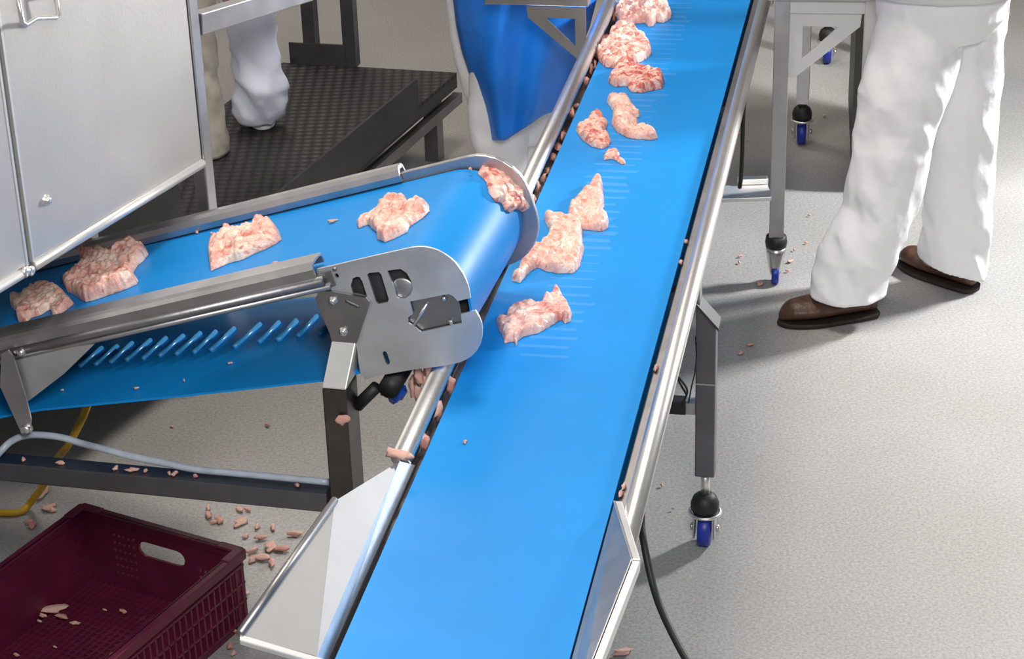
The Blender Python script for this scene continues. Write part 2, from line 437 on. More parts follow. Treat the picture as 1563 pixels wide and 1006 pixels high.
def caster(parent, p, top, dirv, wheel=True):
    # p: floor contact, top: z of the stem top
    x, y = p.x, p.y
    b = MB(); b.lathe((x, y, .13), Z, [(.011, 0), (.011, top - .13)], 14); b.build('stem', STEEL_TUBE, parent)
    b = MB(); b.lathe((x, y, .088), Z, [(.012, 0), (.030, .002), (.034, .014), (.034, .026), (.028, .042), (.018, .05), (.011, .052)], 20); b.build('swivel_cap', BLACK, parent)
    b = MB(); b.tube([V((x + .036 * cos(g), y + .036 * sin(g), .089)) for g in [2 * pi * i / 24 for i in range(24)]], .0045, 8, closed=True); b.build('swivel_ring', STEEL_TUBE, parent)
    sd = V((dirv.y, -dirv.x, 0))
    b = MB()
    for q in (-1, 1):
        c = V((x, y, .058)) + sd * (.024 * q)
        b.box(c, (.05, .005, .062), (dirv, sd, Z))
        b.lathe(c - V((0, 0, .012)) + sd * .004 * q, sd * q, [(.010, 0), (.009, .006), (.004, .008)], 10)
    b.box(V((x, y, .0875)), (.05, .052, .004), (dirv, sd, Z)); b.build('fork', STEEL, parent, bevel=.002)
    b = MB(); b.lathe(V((x, y, .042)) - sd * .015, sd, [(.02, -.001), (.038, .0), (.042, .004), (.042, .026), (.038, .03), (.02, .031)], 28); b.build('wheel', BLUEWHEEL, parent)

def conveyor_leg(s, t, side):
    top = .585
    b = MB(); w = .046
    # post with a mitred upper end
    a = MC(s, t, 0)
    q = [a - T1 * w / 2 - D1 * w / 2, a + T1 * w / 2 - D1 * w / 2, a + T1 * w / 2 + D1 * w / 2, a - T1 * w / 2 + D1 * w / 2]
    hi, lo = .64, .585
    zz = [hi, lo, lo, hi] if side > 0 else [lo, hi, hi, lo]
    b.hexa([p + Z * .195 for p in q], [p + Z * z for p, z in zip(q, zz)])
    lg = b.build('leg', STEEL_LEG, mc, bevel=.003)
    b = MB()
    if side > 0:
        e0 = a - T1 * (w / 2 + .006); e1 = a + T1 * (w / 2 + .006)
        for sg in (1,):
            b.hexa([e0 - D1 * .03 + Z * .647, e1 - D1 * .03 + Z * .58, e1 + D1 * .03 + Z * .58, e0 + D1 * .03 + Z * .647],
                   [e0 - D1 * .03 + Z * .655, e1 - D1 * .03 + Z * .588, e1 + D1 * .03 + Z * .588, e0 + D1 * .03 + Z * .655])
        b.build('mitre_cap', PLATFORM, lg)
    b = MB(); b.box(a - T1 * (side * .018) + Z * .675 + D1 * .005, (.05, .006, .10), (D1, T1, Z)); hb = b.build('hanger_bracket', STEEL, lg)
    caster(lg, a, .2, D1)
    b = MB(); b.box(a + Z * .44 - D1 * .0235, (.002, .047, .002), (D1, T1, Z)); b.build('weld_seam', STEEL, lg)
    return lg
conveyor_leg(4.4, -.424, 1); conveyor_leg(4.4, -.872, -1); conveyor_leg(2.35, -.424, 1); conveyor_leg(2.35, -.872, -1)
# low cross bar between the right and left leg, with its black end block
b = MB(); b.box(MC(4.4, -.648, .37), (.03, .40, .03), (D1, T1, Z)); xb = b.build('cross_bar', STEEL_DULL, mc)
b = MB(); b.box(MC(4.398, -.492, .372), (.034, .045, .034), (D1, T1, Z)); b.build('bar_clamp', BLACK, xb, bevel=.002)
# catch-shelf bracket on the left rail, far end
bk = atz((778, 2), .80)
b = MB(); b.box(MC(5.86, -1.06, .872), (.05, .30, .03), (D1, T1, Z)); sb = b.build('shelf_arm', STEEL, mc, bevel=.002)
def tri_bracket(corner, ex, size_x, size_z, thick, tdir, name, mat, parent):
    # right-angle frame with a diagonal: corner at top, ex horizontal unit vector away from the upright
    P = lambda x, z: corner + ex * x + Z * (-z)
    out = [P(0, 0), P(size_x, 0), P(size_x, size_z * .12), P(.25 * size_x, size_z * .95), P(0, size_z)]
    out = [P(0, 0), P(size_x, 0), P(size_x * .98, size_z * .2), P(size_x * .1, size_z * 1.0), P(0, size_z)]
    hole = [P(size_x * .18, size_z * .2), P(size_x * .68, size_z * .2), P(size_x * .18, size_z * .72)]
    bb = MB(); bb.prism(out, tdir * thick, [hole]); return bb.build(name, mat, parent)
tri_bracket(MC(5.83, -.917, .855), -T1, .17, .16, .006, D1, 'shelf_bracket', STEEL, mc)

# ------------------------------------------------------------------ inclined conveyor
ic = thing('inclined_conveyor', C2(-1.2, .22, 1.33) * 1.0 - Z * 0, 'short inclined blue belt conveyor coming from the left and tipping onto the long belt', 'conveyor')
ic.location = V((C2(-1.2, .22, 1.33).x, C2(-1.2, .22, 1.33).y, 0))
PS, PU, PR = -.783, 1.2105, .1145      # end drum centre and radius
NB0, NB1 = .008, .448
SL = -2.15
# belt loop
lp = []
for i in range(25):
    g = pi / 2 - pi * i / 24; lp.append((PS + PR * cos(g), PU + PR * sin(g)))
ret0 = c2n((495, 585), 0); ret1 = c2n((60, 630), 0)
lp += [(ret0[0], ret0[1]), ((ret0[0] + ret1[0]) / 2, (ret0[1] + ret1[1]) / 2 - .002), (ret1[0], ret1[1])]
slope = (ret1[1] - ret0[1]) / (ret1[0] - ret0[0])
lp += [(SL, ret1[1] + slope * (SL - ret1[0]) * .3), (SL, UB)]
m = len(lp)
cs = sum(p[0] for p in lp) / m; cu = sum(p[1] for p in lp) / m
inn = []
for i in range(m):
    a, c = V((*lp[i - 1], 0)), V((*lp[(i + 1) % m], 0)); t = (c - a).normalized()
    nn = V((t.y, -t.x, 0)); p = V((*lp[i], 0)) + nn * .005
    inn.append((p.x, p.y))
b = MB()
vs = [C2(s, NB0, u) for s, u in lp] + [C2(s, NB1, u) for s, u in lp] + [C2(s, NB0, u) for s, u in inn] + [C2(s, NB1, u) for s, u in inn]
fs = []; sm = []
for i in range(m):
    j = (i + 1) % m
    fs += [(i, j, m + j, m + i), (2 * m + j, 2 * m + i, 3 * m + i, 3 * m + j), (i, 2 * m + i, 2 * m + j, j), (m + i, m + j, 3 * m + j, 3 * m + i)]
b.add(vs, fs)
b2 = b.build('belt', BELT, ic)
for p in b2.data.polygons:
    if len(p.vertices) == 4 and abs(V(p.normal).dot(N2)) < .5: p.use_smooth = True
md = b2.modifiers.new('edge', 'EDGE_SPLIT'); md.split_angle = radians(35)
# drive teeth on the inner face of the return run
RU = lambda s: ret0[1] + (ret1[1] - ret0[1]) * (s - ret0[0]) / (ret1[0] - ret0[0])
# plane of the return run's inner face
pA, pB, pC = C2(ret0[0], 0, ret0[1] + .006), C2(ret1[0], 0, ret1[1] + .006), C2(ret0[0], .4, ret0[1] + .006)
rn = (pB - pA).cross(pC - pA).normalized()
if rn.z < 0: rn = -rn
teeth = zp('Z5', (360, 770), (460, 685), (430, 762), (530, 677), (498, 752), (597, 662), (570, 742), (680, 650), (645, 735), (750, 640), (720, 722), (828, 630),
           (795, 715), (905, 618), (875, 707), (975, 612), (952, 697), (1058, 597), (1058, 682), (1175, 578), (1170, 660), (1260, 570), (1260, 648), (1340, 565)) + \
        zp('Z6', (12, 880), (100, 785), (110, 860), (200, 765), (215, 850), (300, 770))
b = MB()
for i in range(0, len(teeth), 2):
    a = on_plane(teeth[i], rn, pA.dot(rn)); c = on_plane(teeth[i + 1], rn, pA.dot(rn))
    b = MB(); b.tube([a + rn * .001, a.lerp(c, .5) + rn * .001, c + rn * .001], .0055, 10)
    b.build('drive_tooth', TOOTH, b2)
# slider bed under the top run
b = MB(); b.extrude([(NB0 + .02, UB - .012), (NB1 - .02, UB - .012), (NB1 - .02, UB - .045), (NB0 + .02, UB - .045)], SL + .1, PS - .05, lambda a, q: C2(a, q[0], q[1])); b.build('slider_bed', DARKGAP, ic)
# rails
fc2 = lambda a, q: C2(a, q[0], q[1])
SR0 = c2n((478, 402), 0)[0]
prof_top = [(-.013, UB - .006), (-.013, UB + .016), (-.008, UB + .024), (.0, UB + .028), (.040, UB + .030), (.048, UB + .027), (.053, UB + .019), (.053, UB + .006), (.047, UB + .006), (.047, UB + .018), (.04, UB + .023), (.0, UB + .022), (-.006, UB + .016), (-.006, UB - .006)]
b = MB(); b.extrude(prof_top, SL, SR0, fc2); nr = b.build('side_rail', STEEL_DULL, ic)
b = MB(); b.extrude([(-.004, UB + .002), (.012, UB + .002), (.012, UB - .030), (-.004, UB - .030)] , SL, SR0 + .03, fc2); b.build('rail_web', STEEL_DARK, nr)
b = MB(); b.tube([C2(SL, -.010, UB - .012), C2(SR0 + .012, -.010, UB - .012)], .0105, 16); b.build('rail_tube', STEEL_DARK, nr)
b = MB(); b.tube([C2(SL, -.006, UB - .028), C2(SR0 + .02, -.006, UB - .028)], .0065, 16); b.build('rail_tube', STEEL_DULL, nr)
SFR = -.90
prof_far = [(.446, UB + .003), (.444, UB + .018), (.449, UB + .030), (.458, UB + .037), (.474, UB + .037), (.483, UB + .030), (.487, UB + .016), (.487, UB - .05), (.481, UB - .05), (.481, UB + .014), (.476, UB + .026), (.460, UB + .028), (.452, UB + .018), (.452, UB + .003)]
b = MB(); b.extrude(prof_far, SL, SFR, fc2, smooth=False); b.build('side_rail', STEEL_DULL, ic, bevel=.001)
b = MB(); b.extrude([(.452, UB - .0), (.462, UB - .0), (.462, UB - .10), (.452, UB - .10)], SL, PS, fc2); b.build('rail_web', STEEL_DARK, ic)

# near end plate with its cut-outs
def on_near(pts, n): return [C2(s, n, u) for s, u in (c2n(p, n) for p in pts)]
out = zp('Y5', (60, 180), (170, 155), (400, 100), (690, 35), (735, 30), (780, 31), (830, 41), (870, 55), (915, 80), (950, 105), (985, 137), (1010, 170), (1033, 205), (1050, 240), (1065, 275), (1075, 310), (1085, 372),
         (1000, 392), (970, 360), (940, 345), (680, 395), (700, 480), (685, 488), (668, 503), (670, 540), (705, 560), (740, 590), (755, 600), (1028, 540), (1022, 478), (1118, 455), (1145, 500), (1160, 540), (1165, 575), (1164, 620), (1158, 655), (1147, 690), (1130, 720), (1105, 748), (1080, 768), (1050, 785), (1020, 800), (900, 825), (700, 850), (500, 885), (385, 915), (352, 880), (338, 800), (325, 690), (200, 600), (60, 350))
holes = [zp('Y5', (300, 240), (322, 230), (345, 231), (365, 265), (395, 360), (300, 342), (285, 290)),
         zp('Y5', (395, 215), (410, 204), (475, 198), (490, 215), (540, 380), (532, 400), (470, 412), (455, 400)),
         zp('Y5', (530, 190), (580, 181), (620, 178), (660, 205), (690, 260), (700, 310), (685, 350), (650, 375), (615, 380), (592, 365), (575, 300)),
         zp('Y5', (497, 740), (507, 727), (520, 728), (530, 742), (548, 800), (542, 815), (532, 818), (520, 805)),
         zp('Y5', (180, 210), (195, 207), (208, 225), (200, 240), (184, 232))]
b = MB(); b.prism(on_near(out, 0), N2 * .005, [on_near(h, 0) for h in holes])
ep = b.build('end_plate', PLATE, ic)
# bearing plate behind the window
wp = zp('Y5', (640, 380), (980, 325), (1010, 400), (1045, 560), (740, 630), (640, 560))
b = MB(); b.prism(on_near(wp, .009), N2 * .004); bp_ = b.build('bearing_plate', STEEL_DARK, ic)
w1, w2 = on_near(zp('Y5', (705, 560), (795, 410)), .006)
b = MB(); b.tube([w1, w2], .0035, 8); b.build('tension_rod', STEEL_TUBE, bp_)
for pp in zp('Y5', (910, 375), (955, 530)):
    w = on_near([pp], .008)[0]; b = MB(); b.lathe(w, -N2, [(.006, 0), (.006, .003), (.003, .006)], 10); b.build('bolt', STEEL, bp_)
# dark blank behind the slots, pulley disc
b = MB(); b.prism(on_near(zp('Y5', (230, 180), (700, 120), (760, 250), (720, 420), (560, 440), (300, 430)), .016), N2 * .003); b.build('inner_cover', DARKGAP, ic)
w = on_near([zp('Y5', (640, 310))[0]], .014)[0]
b = MB(); b.lathe(w, -N2, [(.026, 0), (.026, .006), (.023, .008), (.0, .008)], 28); b.build('shaft_disc', STEEL_DULL, ic)
b = MB(); b.lathe(C2(PS, .03, PU), N2, [(PR - .008, 0), (PR - .008, NB1 - .04)], 40); b.build('end_drum', DARKGAP, ic)
# far end plate: rounded outline standing a little proud of the belt
def rrect(s0, s1, u0, u1, r, k=8):
    pts = [(s0, u0), (s0, u1)]
    for i in range(k + 1):
        g = pi / 2 - (pi / 2) * i / k; pts.append((s1 - r + r * cos(g), u1 - r + r * sin(g)))
    for i in range(k + 1):
        g = -(pi / 2) * i / k; pts.append((s1 - r + r * cos(g), u0 + r + r * sin(g)))
    return pts
b = MB(); b.prism([C2(s, .456, u) for s, u in rrect(-.93, -.640, UB - .24, UB + .020, .105)], N2 * .014); b.build('end_plate', STEEL_DULL, ic, bevel=.002)
# bracket joining plate and leg
brk = zp('Y5', (45, 375), (85, 325), (150, 328), (385, 370), (412, 398), (402, 440), (322, 678), (158, 660), (148, 615))
b = MB(); b.prism(on_near(brk, -.007), N2 * .006, [on_near(zp('Y5', (246, 388), (258, 385), (345, 425), (345, 437), (330, 440), (250, 402)), -.007)])
lb = b.build('leg_bracket', STEEL_DARK, ic)
for pp in zp('Y5', (170, 388), (238, 592)):
    w = on_near([pp], -.007)[0]
    b = MB(); b.lathe(w, -N2, [(.010, 0), (.010, .004), (.006, .005), (.006, .009), (.002, .01)], 12); b.build('bolt', STEEL_TUBE, lb)
for pp in zp('Y5', (178, 178), (85, 240)):
    w = on_near([pp], -.001)[0]
    b = MB(); b.lathe(w, -N2, [(.005, 0), (.004, .003)], 10); b.build('bolt', STEEL_DARK, ep)
# leg: sloped top piece then an upright post
NP = -.055
e1 = V((cos(A2), sin(A2), 0))
lt = [on_plane(p, N2, NN0 - .008) for p in ((506, 521), (543, 524))]
lbm = [on_plane(p, N2, NN0 + NP) for p in ((491, 593), (528, 596))]
dep = N2 * .075
b = MB(); b.hexa([lbm[0], lbm[1], lbm[1] + dep, lbm[0] + dep], [lt[0], lt[1], lt[1] + N2 * .03, lt[0] + N2 * .03])
lg = b.build('leg', WHITE_STEEL, ic, bevel=.003)
foot = [V((p.x, p.y, 0)) for p in lbm]
ft0 = on_plane((510, 760), N2, NN0 + NP); ft1 = on_plane((537, 764), N2, NN0 + NP)
b = MB(); zt = lbm[0].z
t0 = V((lbm[0].x, lbm[0].y, zt)); t1 = V((lbm[1].x, lbm[1].y, lbm[1].z))
b.hexa([V((t0.x, t0.y, .0)), V((t1.x, t1.y, .0)), V((t1.x, t1.y, .0)) + dep, V((t0.x, t0.y, .0)) + dep], [t0 - Z * .001, t1 - Z * .001, t1 + dep - Z * .001, t0 + dep - Z * .001])
b.build('post', STEEL_POST, lg, bevel=.003)
# horizontal base beam between the leg and the left end, with a hose lying on it
bz = .49
pr_ = on_plane((505, 765), N2, NN0 + NP + .02); pr_.z = bz
pl_ = pr_ - e1 * 1.45
b = MB(); b.box((pr_ + pl_) / 2 + V((0, 0, 0)), ((pr_ - pl_).length, .045, .045), (e1, N2, Z)); bm_ = b.build('base_beam', STEEL_LEG, ic, bevel=.003)
# far-left leg, strap leg and gusset
b = MB(); a = pl_ + e1 * .03; b.box(V((a.x, a.y, .235)), (.05, .05, .47), (e1, N2, Z)); b.build('leg', STEEL_DULL, ic)
b = MB()
st = on_near([(2, 541), (12, 535), (20, 545), (40, 610), (47, 640), (46, 656), (40, 664), (32, 660), (0, 590)], -.028)
b = MB(); b.prism(st, N2 * .005); sl_ = b.build('strap_leg', STEEL_DULL, ic)
gs = on_near(zp('Z5', (10, 735), (60, 712), (425, 668), (290, 800), (110, 938)), -.012)
b = MB(); b.prism(gs, N2 * .004); b.build('gusset', PLATE, sl_)
w = on_near([(40, 655)], -.028)[0]; b = MB(); b.lathe(w, -N2, [(.012, -.008), (.012, .006), (.008, .01)], 14); b.build('bolt', STEEL_TUBE, sl_)
w = on_near([zp('Z5', (95, 705))[0]], -.028)[0]; b = MB(); b.lathe(w, -N2, [(.008, -.01), (.008, .004), (.004, .007)], 12); b.build('bolt', STEEL_TUBE, sl_)
# scraper roller under the end
r0 = on_plane((500, 585), N2, NN0 + .03)
w0 = C2(-.86, .0, 1.065); 
b = MB(); b.tube([C2(-.90, .005, 1.052), C2(-.90, .43, 1.052)], .022, 16); b.build('return_roller', BLACK, ic)
b = MB(); pp = on_plane((575, 590), N2, NN0 + .01); qq = on_plane((545, 620), N2, NN0 + .01)
b.tube([pp, qq], .013, 10); b.build('roller_arm', BLACK, ic)

# ------------------------------------------------------------------ cabinet
AC = radians(62.4); EC = V((cos(AC), sin(AC), 0)); NC = V((sin(AC), -cos(AC), 0))
zc0 = .94
corner = atz((322, 248), zc0); cc = corner.dot(NC)
def cab(p, off=0): return on_plane(p, NC, cc + off)
cb = thing('processing_machine', (corner - EC * .6 - NC * .4).xy.to_3d(), 'tall brushed steel machine cabinet with doors at top left', 'machine')
def cloc(w): return ((w - corner).dot(EC), w.z)
def CB(e, z, off): return corner + EC * e + NC * off + Z * (z - corner.z)
EW, ZT = -1.6, 2.3
b = MB(); b.box(CB((EW + 0) / 2, (zc0 + ZT) / 2, -.42), (-EW, .80, ZT - zc0 - .006), (EC, NC, Z)); b.build('body', DOOR, cb)
sm0 = cloc(cab((52, 412)))[0]; sm1 = cloc(cab((0, 130)))[0]
seam = (sm0 + sm1) / 2
for (x0, x1) in ((seam + .010, -.036), (EW, seam - .010)):
    b = MB(); b.box(CB((x0 + x1) / 2, (zc0 + .022 + ZT) / 2, -.008), (x1 - x0, .022, ZT - zc0 - .022), (EC, NC, Z)); dr = b.build('door', DOOR, cb, bevel=.004)
    b = MB(); b.tube([CB(x0 + .001, zc0 + .012, .002), CB(x1 - .001, zc0 + .012, .002)], .011, 12); b.build('bottom_lip', WHITE_STEEL, dr)
    b = MB(); b.box(CB(x1 if x0 > seam - .01 and False else (x0 if x0 > EW else x1), (zc0 + .022 + ZT) / 2, .0005), (.006, .008, ZT - zc0 - .022), (EC, NC, Z)); b.build('edge_fold', WHITE_STEEL, dr)
    if x0 > EW:
        hp = [cab(p, .035) for p in ((26, -10), (34, 34), (40, 38), (55, 28), (85, 27), (90, 22), (84, -10))]
        b = MB(); b.tube([cab((26, -10), .003)] + hp + [cab((84, -10), .003)], .005, 10); b.build('handle', STEEL_TUBE, dr)
        w = cab((68, 305), 0); b = MB(); b.lathe(w, NC, [(.012, 0), (.012, .006), (.007, .007), (.007, .014), (.004, .015)], 14); b.build('lock', STEEL_TUBE, dr)
b = MB(); b.box(CB(-.012, (ZT + .46) / 2, -.014), (.034, .034, ZT - .46), (EC, NC, Z)); b.build('corner_post', STEEL, cb, bevel=.003)
b = MB(); b.box(CB(-.012, .475, -.42), (.034, .80, .03), (EC, NC, Z)); b.build('base_rail', STEEL, cb)
b = MB(); b.box(CB(-.16, (zc0 + .46) / 2, -.25), (.03, .04, zc0 - .47), (EC, NC, Z)); b.build('inner_post', STEEL_DULL, cb)
b = MB(); b.box(CB(-.16, .475, -.5), (.03, .55, .03), (EC, NC, Z)); b.build('base_rail', STEEL, cb)
b = MB(); b.box(CB(.275, 1.65, -.90), (.55, .80, 1.30), (EC, NC, Z)); b.build('shade_block', DOOR, cb, bevel=.004)  # unseen block added behind the cabinet to keep overhead light off the floor
b = MB(); b.box(CB(.275, .60, -.90), (.54, .79, .76), (EC, NC, Z)); b.build('lower_shade_block', PLATFORM, cb)  # dark lower block, added to deepen the shade on the floor beneath
for e_, o_ in ((.05, -1.26), (.5, -1.26), (.05, -1.0)):
    b = MB(); b.box(CB(e_, .11, o_), (.04, .04, .22), (EC, NC, Z)); b.build('shade_block_foot', PLATFORM, cb)  # feet carrying the added shade block
for e_, o_ in ((-.012, -.80), (EW + .02, -.80), (EW + .02, -.03)):
    b = MB(); b.box(CB(e_, zc0 / 2, o_), (.04, .04, zc0 - .002), (EC, NC, Z)); b.build('leg', STEEL, cb)
for p in ((36, 415), (44, 413)):
    w = cab(p, .004); b = MB(); b.lathe(w, NC, [(.011, 0), (.011, .008), (.006, .011)], 12); b.build('hinge_bolt', STEEL_TUBE, cb)

# ------------------------------------------------------------------ work platform
zpf = .28
pA_ = atz((503, 277), zpf); pB_ = atz((697, 112), zpf); pC_ = atz((440, 97), zpf)
ePl = (pB_ - pA_).normalized()
p_near = pA_ - ePl * .9
lf = (pC_ - pB_).normalized()
p_far_left = pB_ + lf * .62
pl = thing('work_platform', (pA_ + lf * .3).xy.to_3d(), 'low dark platform topped with studded black rubber mat behind the inclined conveyor', 'platform')
PWID = (pC_ - pB_).length + .02
quad = [p_near, pB_, pB_ + lf * PWID, p_near + lf * PWID]
b = MB(); b.prism([V((q.x, q.y, zpf - .05)) for q in quad], Z * .04); b.build('deck', PLATFORM, pl)
b = MB(); b.prism([V((q.x, q.y, zpf - .009)) for q in quad], Z * .012); b.build('rubber_mat', RUBMAT, pl)
tb0 = pA_ - ePl * .9; tb1 = atz((640, 165), zpf)
nin = V((-ePl.y, ePl.x, 0))
if nin.dot(lf) < 0: nin = -nin
L = (tb1 - tb0).dot(ePl)
b = MB(); b.box(tb0 + ePl * L / 2 + nin * -.006 + Z * .035, (L, .01, .135), (ePl, nin, Z)); b.build('toe_board', PLATFORM, pl, bevel=.002)
Lw = (pB_ - p_near).length
b = MB(); b.box(p_near + ePl * Lw / 2 + nin * -.002 + Z * -.085, (Lw, .03, .035), (ePl, nin, Z)); b.build('side_rail', STEEL_DARK, pl)
for (d_, o_) in ((Lw - .1, .05), (.1, .05), (Lw - .1, PWID - .06), (.1, PWID - .06)):
    w = p_near + ePl * d_ + lf * o_; b = MB(); b.box(V((w.x, w.y, (zpf - .05) / 2)), (.05, .05, zpf - .05), (ePl, nin, Z)); b.build('leg', STEEL_DARK, pl)
for p in ((477, 101), (537, 104)):
    w = atz(p, zpf); b = MB(); b.box(w + Z * .55 + V((0, .03, 0)), (.045, .045, 1.1), (lf, Z.cross(lf), Z)); b.build('guard_post', PLATFORM, pl)
w0, w1 = atz((443, 99), zpf), atz((528, 103), zpf)
b = MB(); b.hexa([w0 + Z * .004, w1 + Z * .004, w1 + V((0, .01, .004)), w0 + V((0, .01, .004))], [w0 + Z * .08, w1 + Z * .08, w1 + V((0, .01, .08)), w0 + V((0, .01, .08))]); b.build('toe_board', PLATFORM, pl)

# beam of the next machine behind the cabinet
g0, g1 = aty((300, 36), 5.6), aty((470, -16), 6.0)
ge = (g1 - g0).normalized(); gs_ = ge.cross(Z).normalized(); gu = gs_.cross(ge)
b = MB(); b.box((g0 + g1) / 2, ((g1 - g0).length, .04, .06), (ge, gs_, gu)); b.build('tie_beam', STEEL_DULL, cb, bevel=.003)
# ------------------------------------------------------------------ right work table
lp_ = atz((1183, 432), 0)
tX = V((.978, -.208, 0)).normalized(); tY = V((.208, .978, 0)).normalized()
tX = V((cos(radians(-8)), sin(radians(-8)), 0)); tY = V((-tX.y, tX.x, 0))
tb = thing('work_table', lp_ + tX * .12 + tY * .4, 'steel work table on casters right of the long belt, beside the person with brown shoes', 'table')
ztop = .885
def tleg(w, foot_blue=True, w_=.043):
    b = MB(); b.box(V((w.x, w.y, (.155 + ztop) / 2)), (w_, w_, ztop - .155), (tX, tY, Z)); l = b.build('leg', STEEL_DULL, tb, bevel=.002)
    return l
def cone_caster(parent, w):
    b = MB(); b.lathe((w.x, w.y, .118), Z, [(.02, 0), (.031, .004), (.033, .018), (.03, .036), (.022, .04)], 18); b.build('swivel_cap', BLACK, parent)
    b = MB(); b.lathe((w.x, w.y, .03), Z, [(.014, 0), (.02, .02), (.028, .07), (.03, .088)], 18); b.build('fork', STEEL, parent)
    b = MB(); b.lathe(V((w.x, w.y, .032)) - tX * .010, tX, [(.02, -.001), (.03, 0), (.032, .004), (.032, .016), (.03, .02), (.02, .021)], 24); b.build('wheel', BLUEWHEEL, parent)
cone_caster(tleg(lp_), lp_)
far = atz((1223, 219), 0)
def leg2(w):
    b = MB(); b.box(V((w.x, w.y, (.15 + ztop) / 2)), (.043, .043, ztop - .15), (tX, tY, Z)); l = b.build('leg', WHITE_STEEL, tb, bevel=.002)
    caster(l, w, .2, tY); return l
leg2(far)
TWD = .25
far2 = atz((1262, 96), 0)
for w in (lp_ + tX * TWD, far + tX * TWD, far2, far2 + tX * TWD): leg2(w)
# rails under the top
def rail(a, c, z, h=.04, w_=.03, nm='rail', mt=STEEL):
    e = (c - a); L = e.length; e = e.normalized(); b = MB(); b.box((V((a.x, a.y, z)) + V((c.x, c.y, z))) / 2, (L, w_, h), (e, Z.cross(e), Z)); return b.build(nm, mt, tb, bevel=.002)
rail(lp_, lp_ + tX * TWD, ztop - .02 + .0, .045, mt=PALE)
rail(far, far + tX * TWD, ztop - .02, .045); rail(lp_, far, ztop - .02, .045); rail(lp_ + tX * TWD, far + tX * TWD, ztop - .02, .045); rail(far, far2, ztop - .02, .045)
b = MB(); qd = [lp_ - tX * .04 - tY * .04, lp_ + tX * (TWD + .02) - tY * .04, far2 + tX * (TWD + .02) + tY * .04, far2 - tX * .04 + tY * .04]
b.prism([V((q.x, q.y, ztop + .003)) for q in qd], Z * .03); b.build('table_top', STEEL, tb)
tri_bracket(V((lp_.x, lp_.y, ztop - .045)) + tX * .022 - tY * .003, tX, .20, .19, .006, tY, 'corner_bracket', PALE, tb)
# low cross rail towards the conveyor with a small tray
z_t = .285
tw = V((lp_.x, lp_.y, z_t)); ta = aty((1100, 294), lp_.y)
b = MB(); b.box(V(((tw.x + ta.x) / 2 - .01, lp_.y + .02, z_t)), (abs(tw.x - ta.x) - .02, .10, .012), (V((1, 0, 0)), V((0, 1, 0)), Z)); b.build('foot_tray', WHITE_STEEL, tb, bevel=.002)
b = MB(); b.box(V(((tw.x + ta.x) / 2 + .02, lp_.y + .08, z_t + .015)), (.09, .03, .02), (V((1, 0, 0)), V((0, 1, 0)), Z)); b.build('tray_clip', STEEL_TUBE, tb, bevel=.004)
# dark cart behind the person at right, enlarged to shade the floor
ck = atz((1298, 252), .10)
ct = thing('utility_cart', V((ck.x + .2, ck.y + .3, 0)), 'dark cart mostly hidden behind the legs of the person with brown shoes', 'cart')
cX, cY = tX, tY
def CT(x, y, z): return V((ck.x, ck.y, 0)) + cX * x + cY * y + Z * z
b = MB()
for (c_, sz_) in (((.19, .01, .59), (.38, .02, .95)), ((.19, .57, .59), (.38, .02, .95)), ((.01, .29, .59), (.02, .54, .95)), ((.37, .29, .59), (.02, .54, .95)), ((.19, .29, .125), (.34, .54, .03))):
    b.box(CT(*c_), sz_, (cX, cY, Z))
b.build('tub', PLATFORM, ct)
b = MB(); b.tube([CT(.0, 0, 1.07), CT(.38, 0, 1.07), CT(.38, .58, 1.07), CT(0, .58, 1.07)], .014, 10, closed=True); b.build('rim', STEEL_DARK, ct)
for x_, y_ in ((.05, .06), (.33, .06), (.05, .52), (.33, .52)):
    b = MB(); b.lathe(CT(x_ - .015, y_, .05), cX, [(.02, -.001), (.045, 0), (.05, .005), (.05, .026), (.045, .03), (.02, .031)], 22); b.build('wheel', BLACK, ct)
    b = MB(); b.box(CT(x_ + .022, y_, .08), (.006, .04, .07), (cX, cY, Z)); b.box(CT(x_ - .022, y_, .08), (.006, .04, .07), (cX, cY, Z)); b.box(CT(x_, y_, .107), (.05, .04, .006), (cX, cY, Z)); b.build('fork', STEEL_DARK, ct)
# ------------------------------------------------------------------ cables
def spline(pts, k=8):
    pts = [V(p) for p in pts]; out = []
    P = [pts[0] * 2 - pts[1]] + pts + [pts[-1] * 2 - pts[-2]]
    for i in range(1, len(P) - 2):
        for j in range(k):
            t = j / k; a, b_, c, d = P[i - 1], P[i], P[i + 1], P[i + 2]
            out.append(.5 * ((2 * b_) + (c - a) * t + (2 * a - 5 * b_ + 4 * c - d) * t * t + (3 * b_ - a - 3 * c + d) * t ** 3))
    out.append(pts[-1]); return out
b = MB(); b.tube(spline([MC(3.5, -.452, .70), aty((979, 786), 3.5), aty((983, 830), 3.45), aty((1000, 905), 3.38), aty((1025, 965), 3.30), aty((1062, 1030), 3.2), aty((1110, 1090), 3.1), V((aty((1110, 1090), 3.1).x + .05, 3.05, .006))]), .007, 10)
tag(b.build('power_cable', BLACK), 'black cable curving down from the right guide plate at the bottom edge', 'cable')
b = MB(); yb = lp_.y + .03
yc = 5.58
b.tube(spline([V((aty((1136, 150), yc).x, yc, .728)), aty((1136, 150), yc), aty((1134, 190), yc), aty((1133, 230), yc), aty((1131, 270), yc), aty((1129, 286), yc + .02)]), .006, 8)
b.build('hanging_cable', BLACK, mc)
b = MB(); pts = [aty((135, 615), 4.35), aty((125, 640), 4.35), aty((105, 678), 4.33), atz((88, 700), .25), atz((70, 735), .12), atz((48, 765), .03), atz((35, 779), .012), atz((15, 783), .010), atz((-25, 780), .010), atz((-80, 770), .010)]
b.tube([C2(-1.75, .2, 1.13)] + spline(pts), .009, 10)
tag(b.build('yellow_cable', YELLOW), 'yellow cable dropping behind the base beam to the floor at left', 'cable')
hz = bz + .0225 + .0105
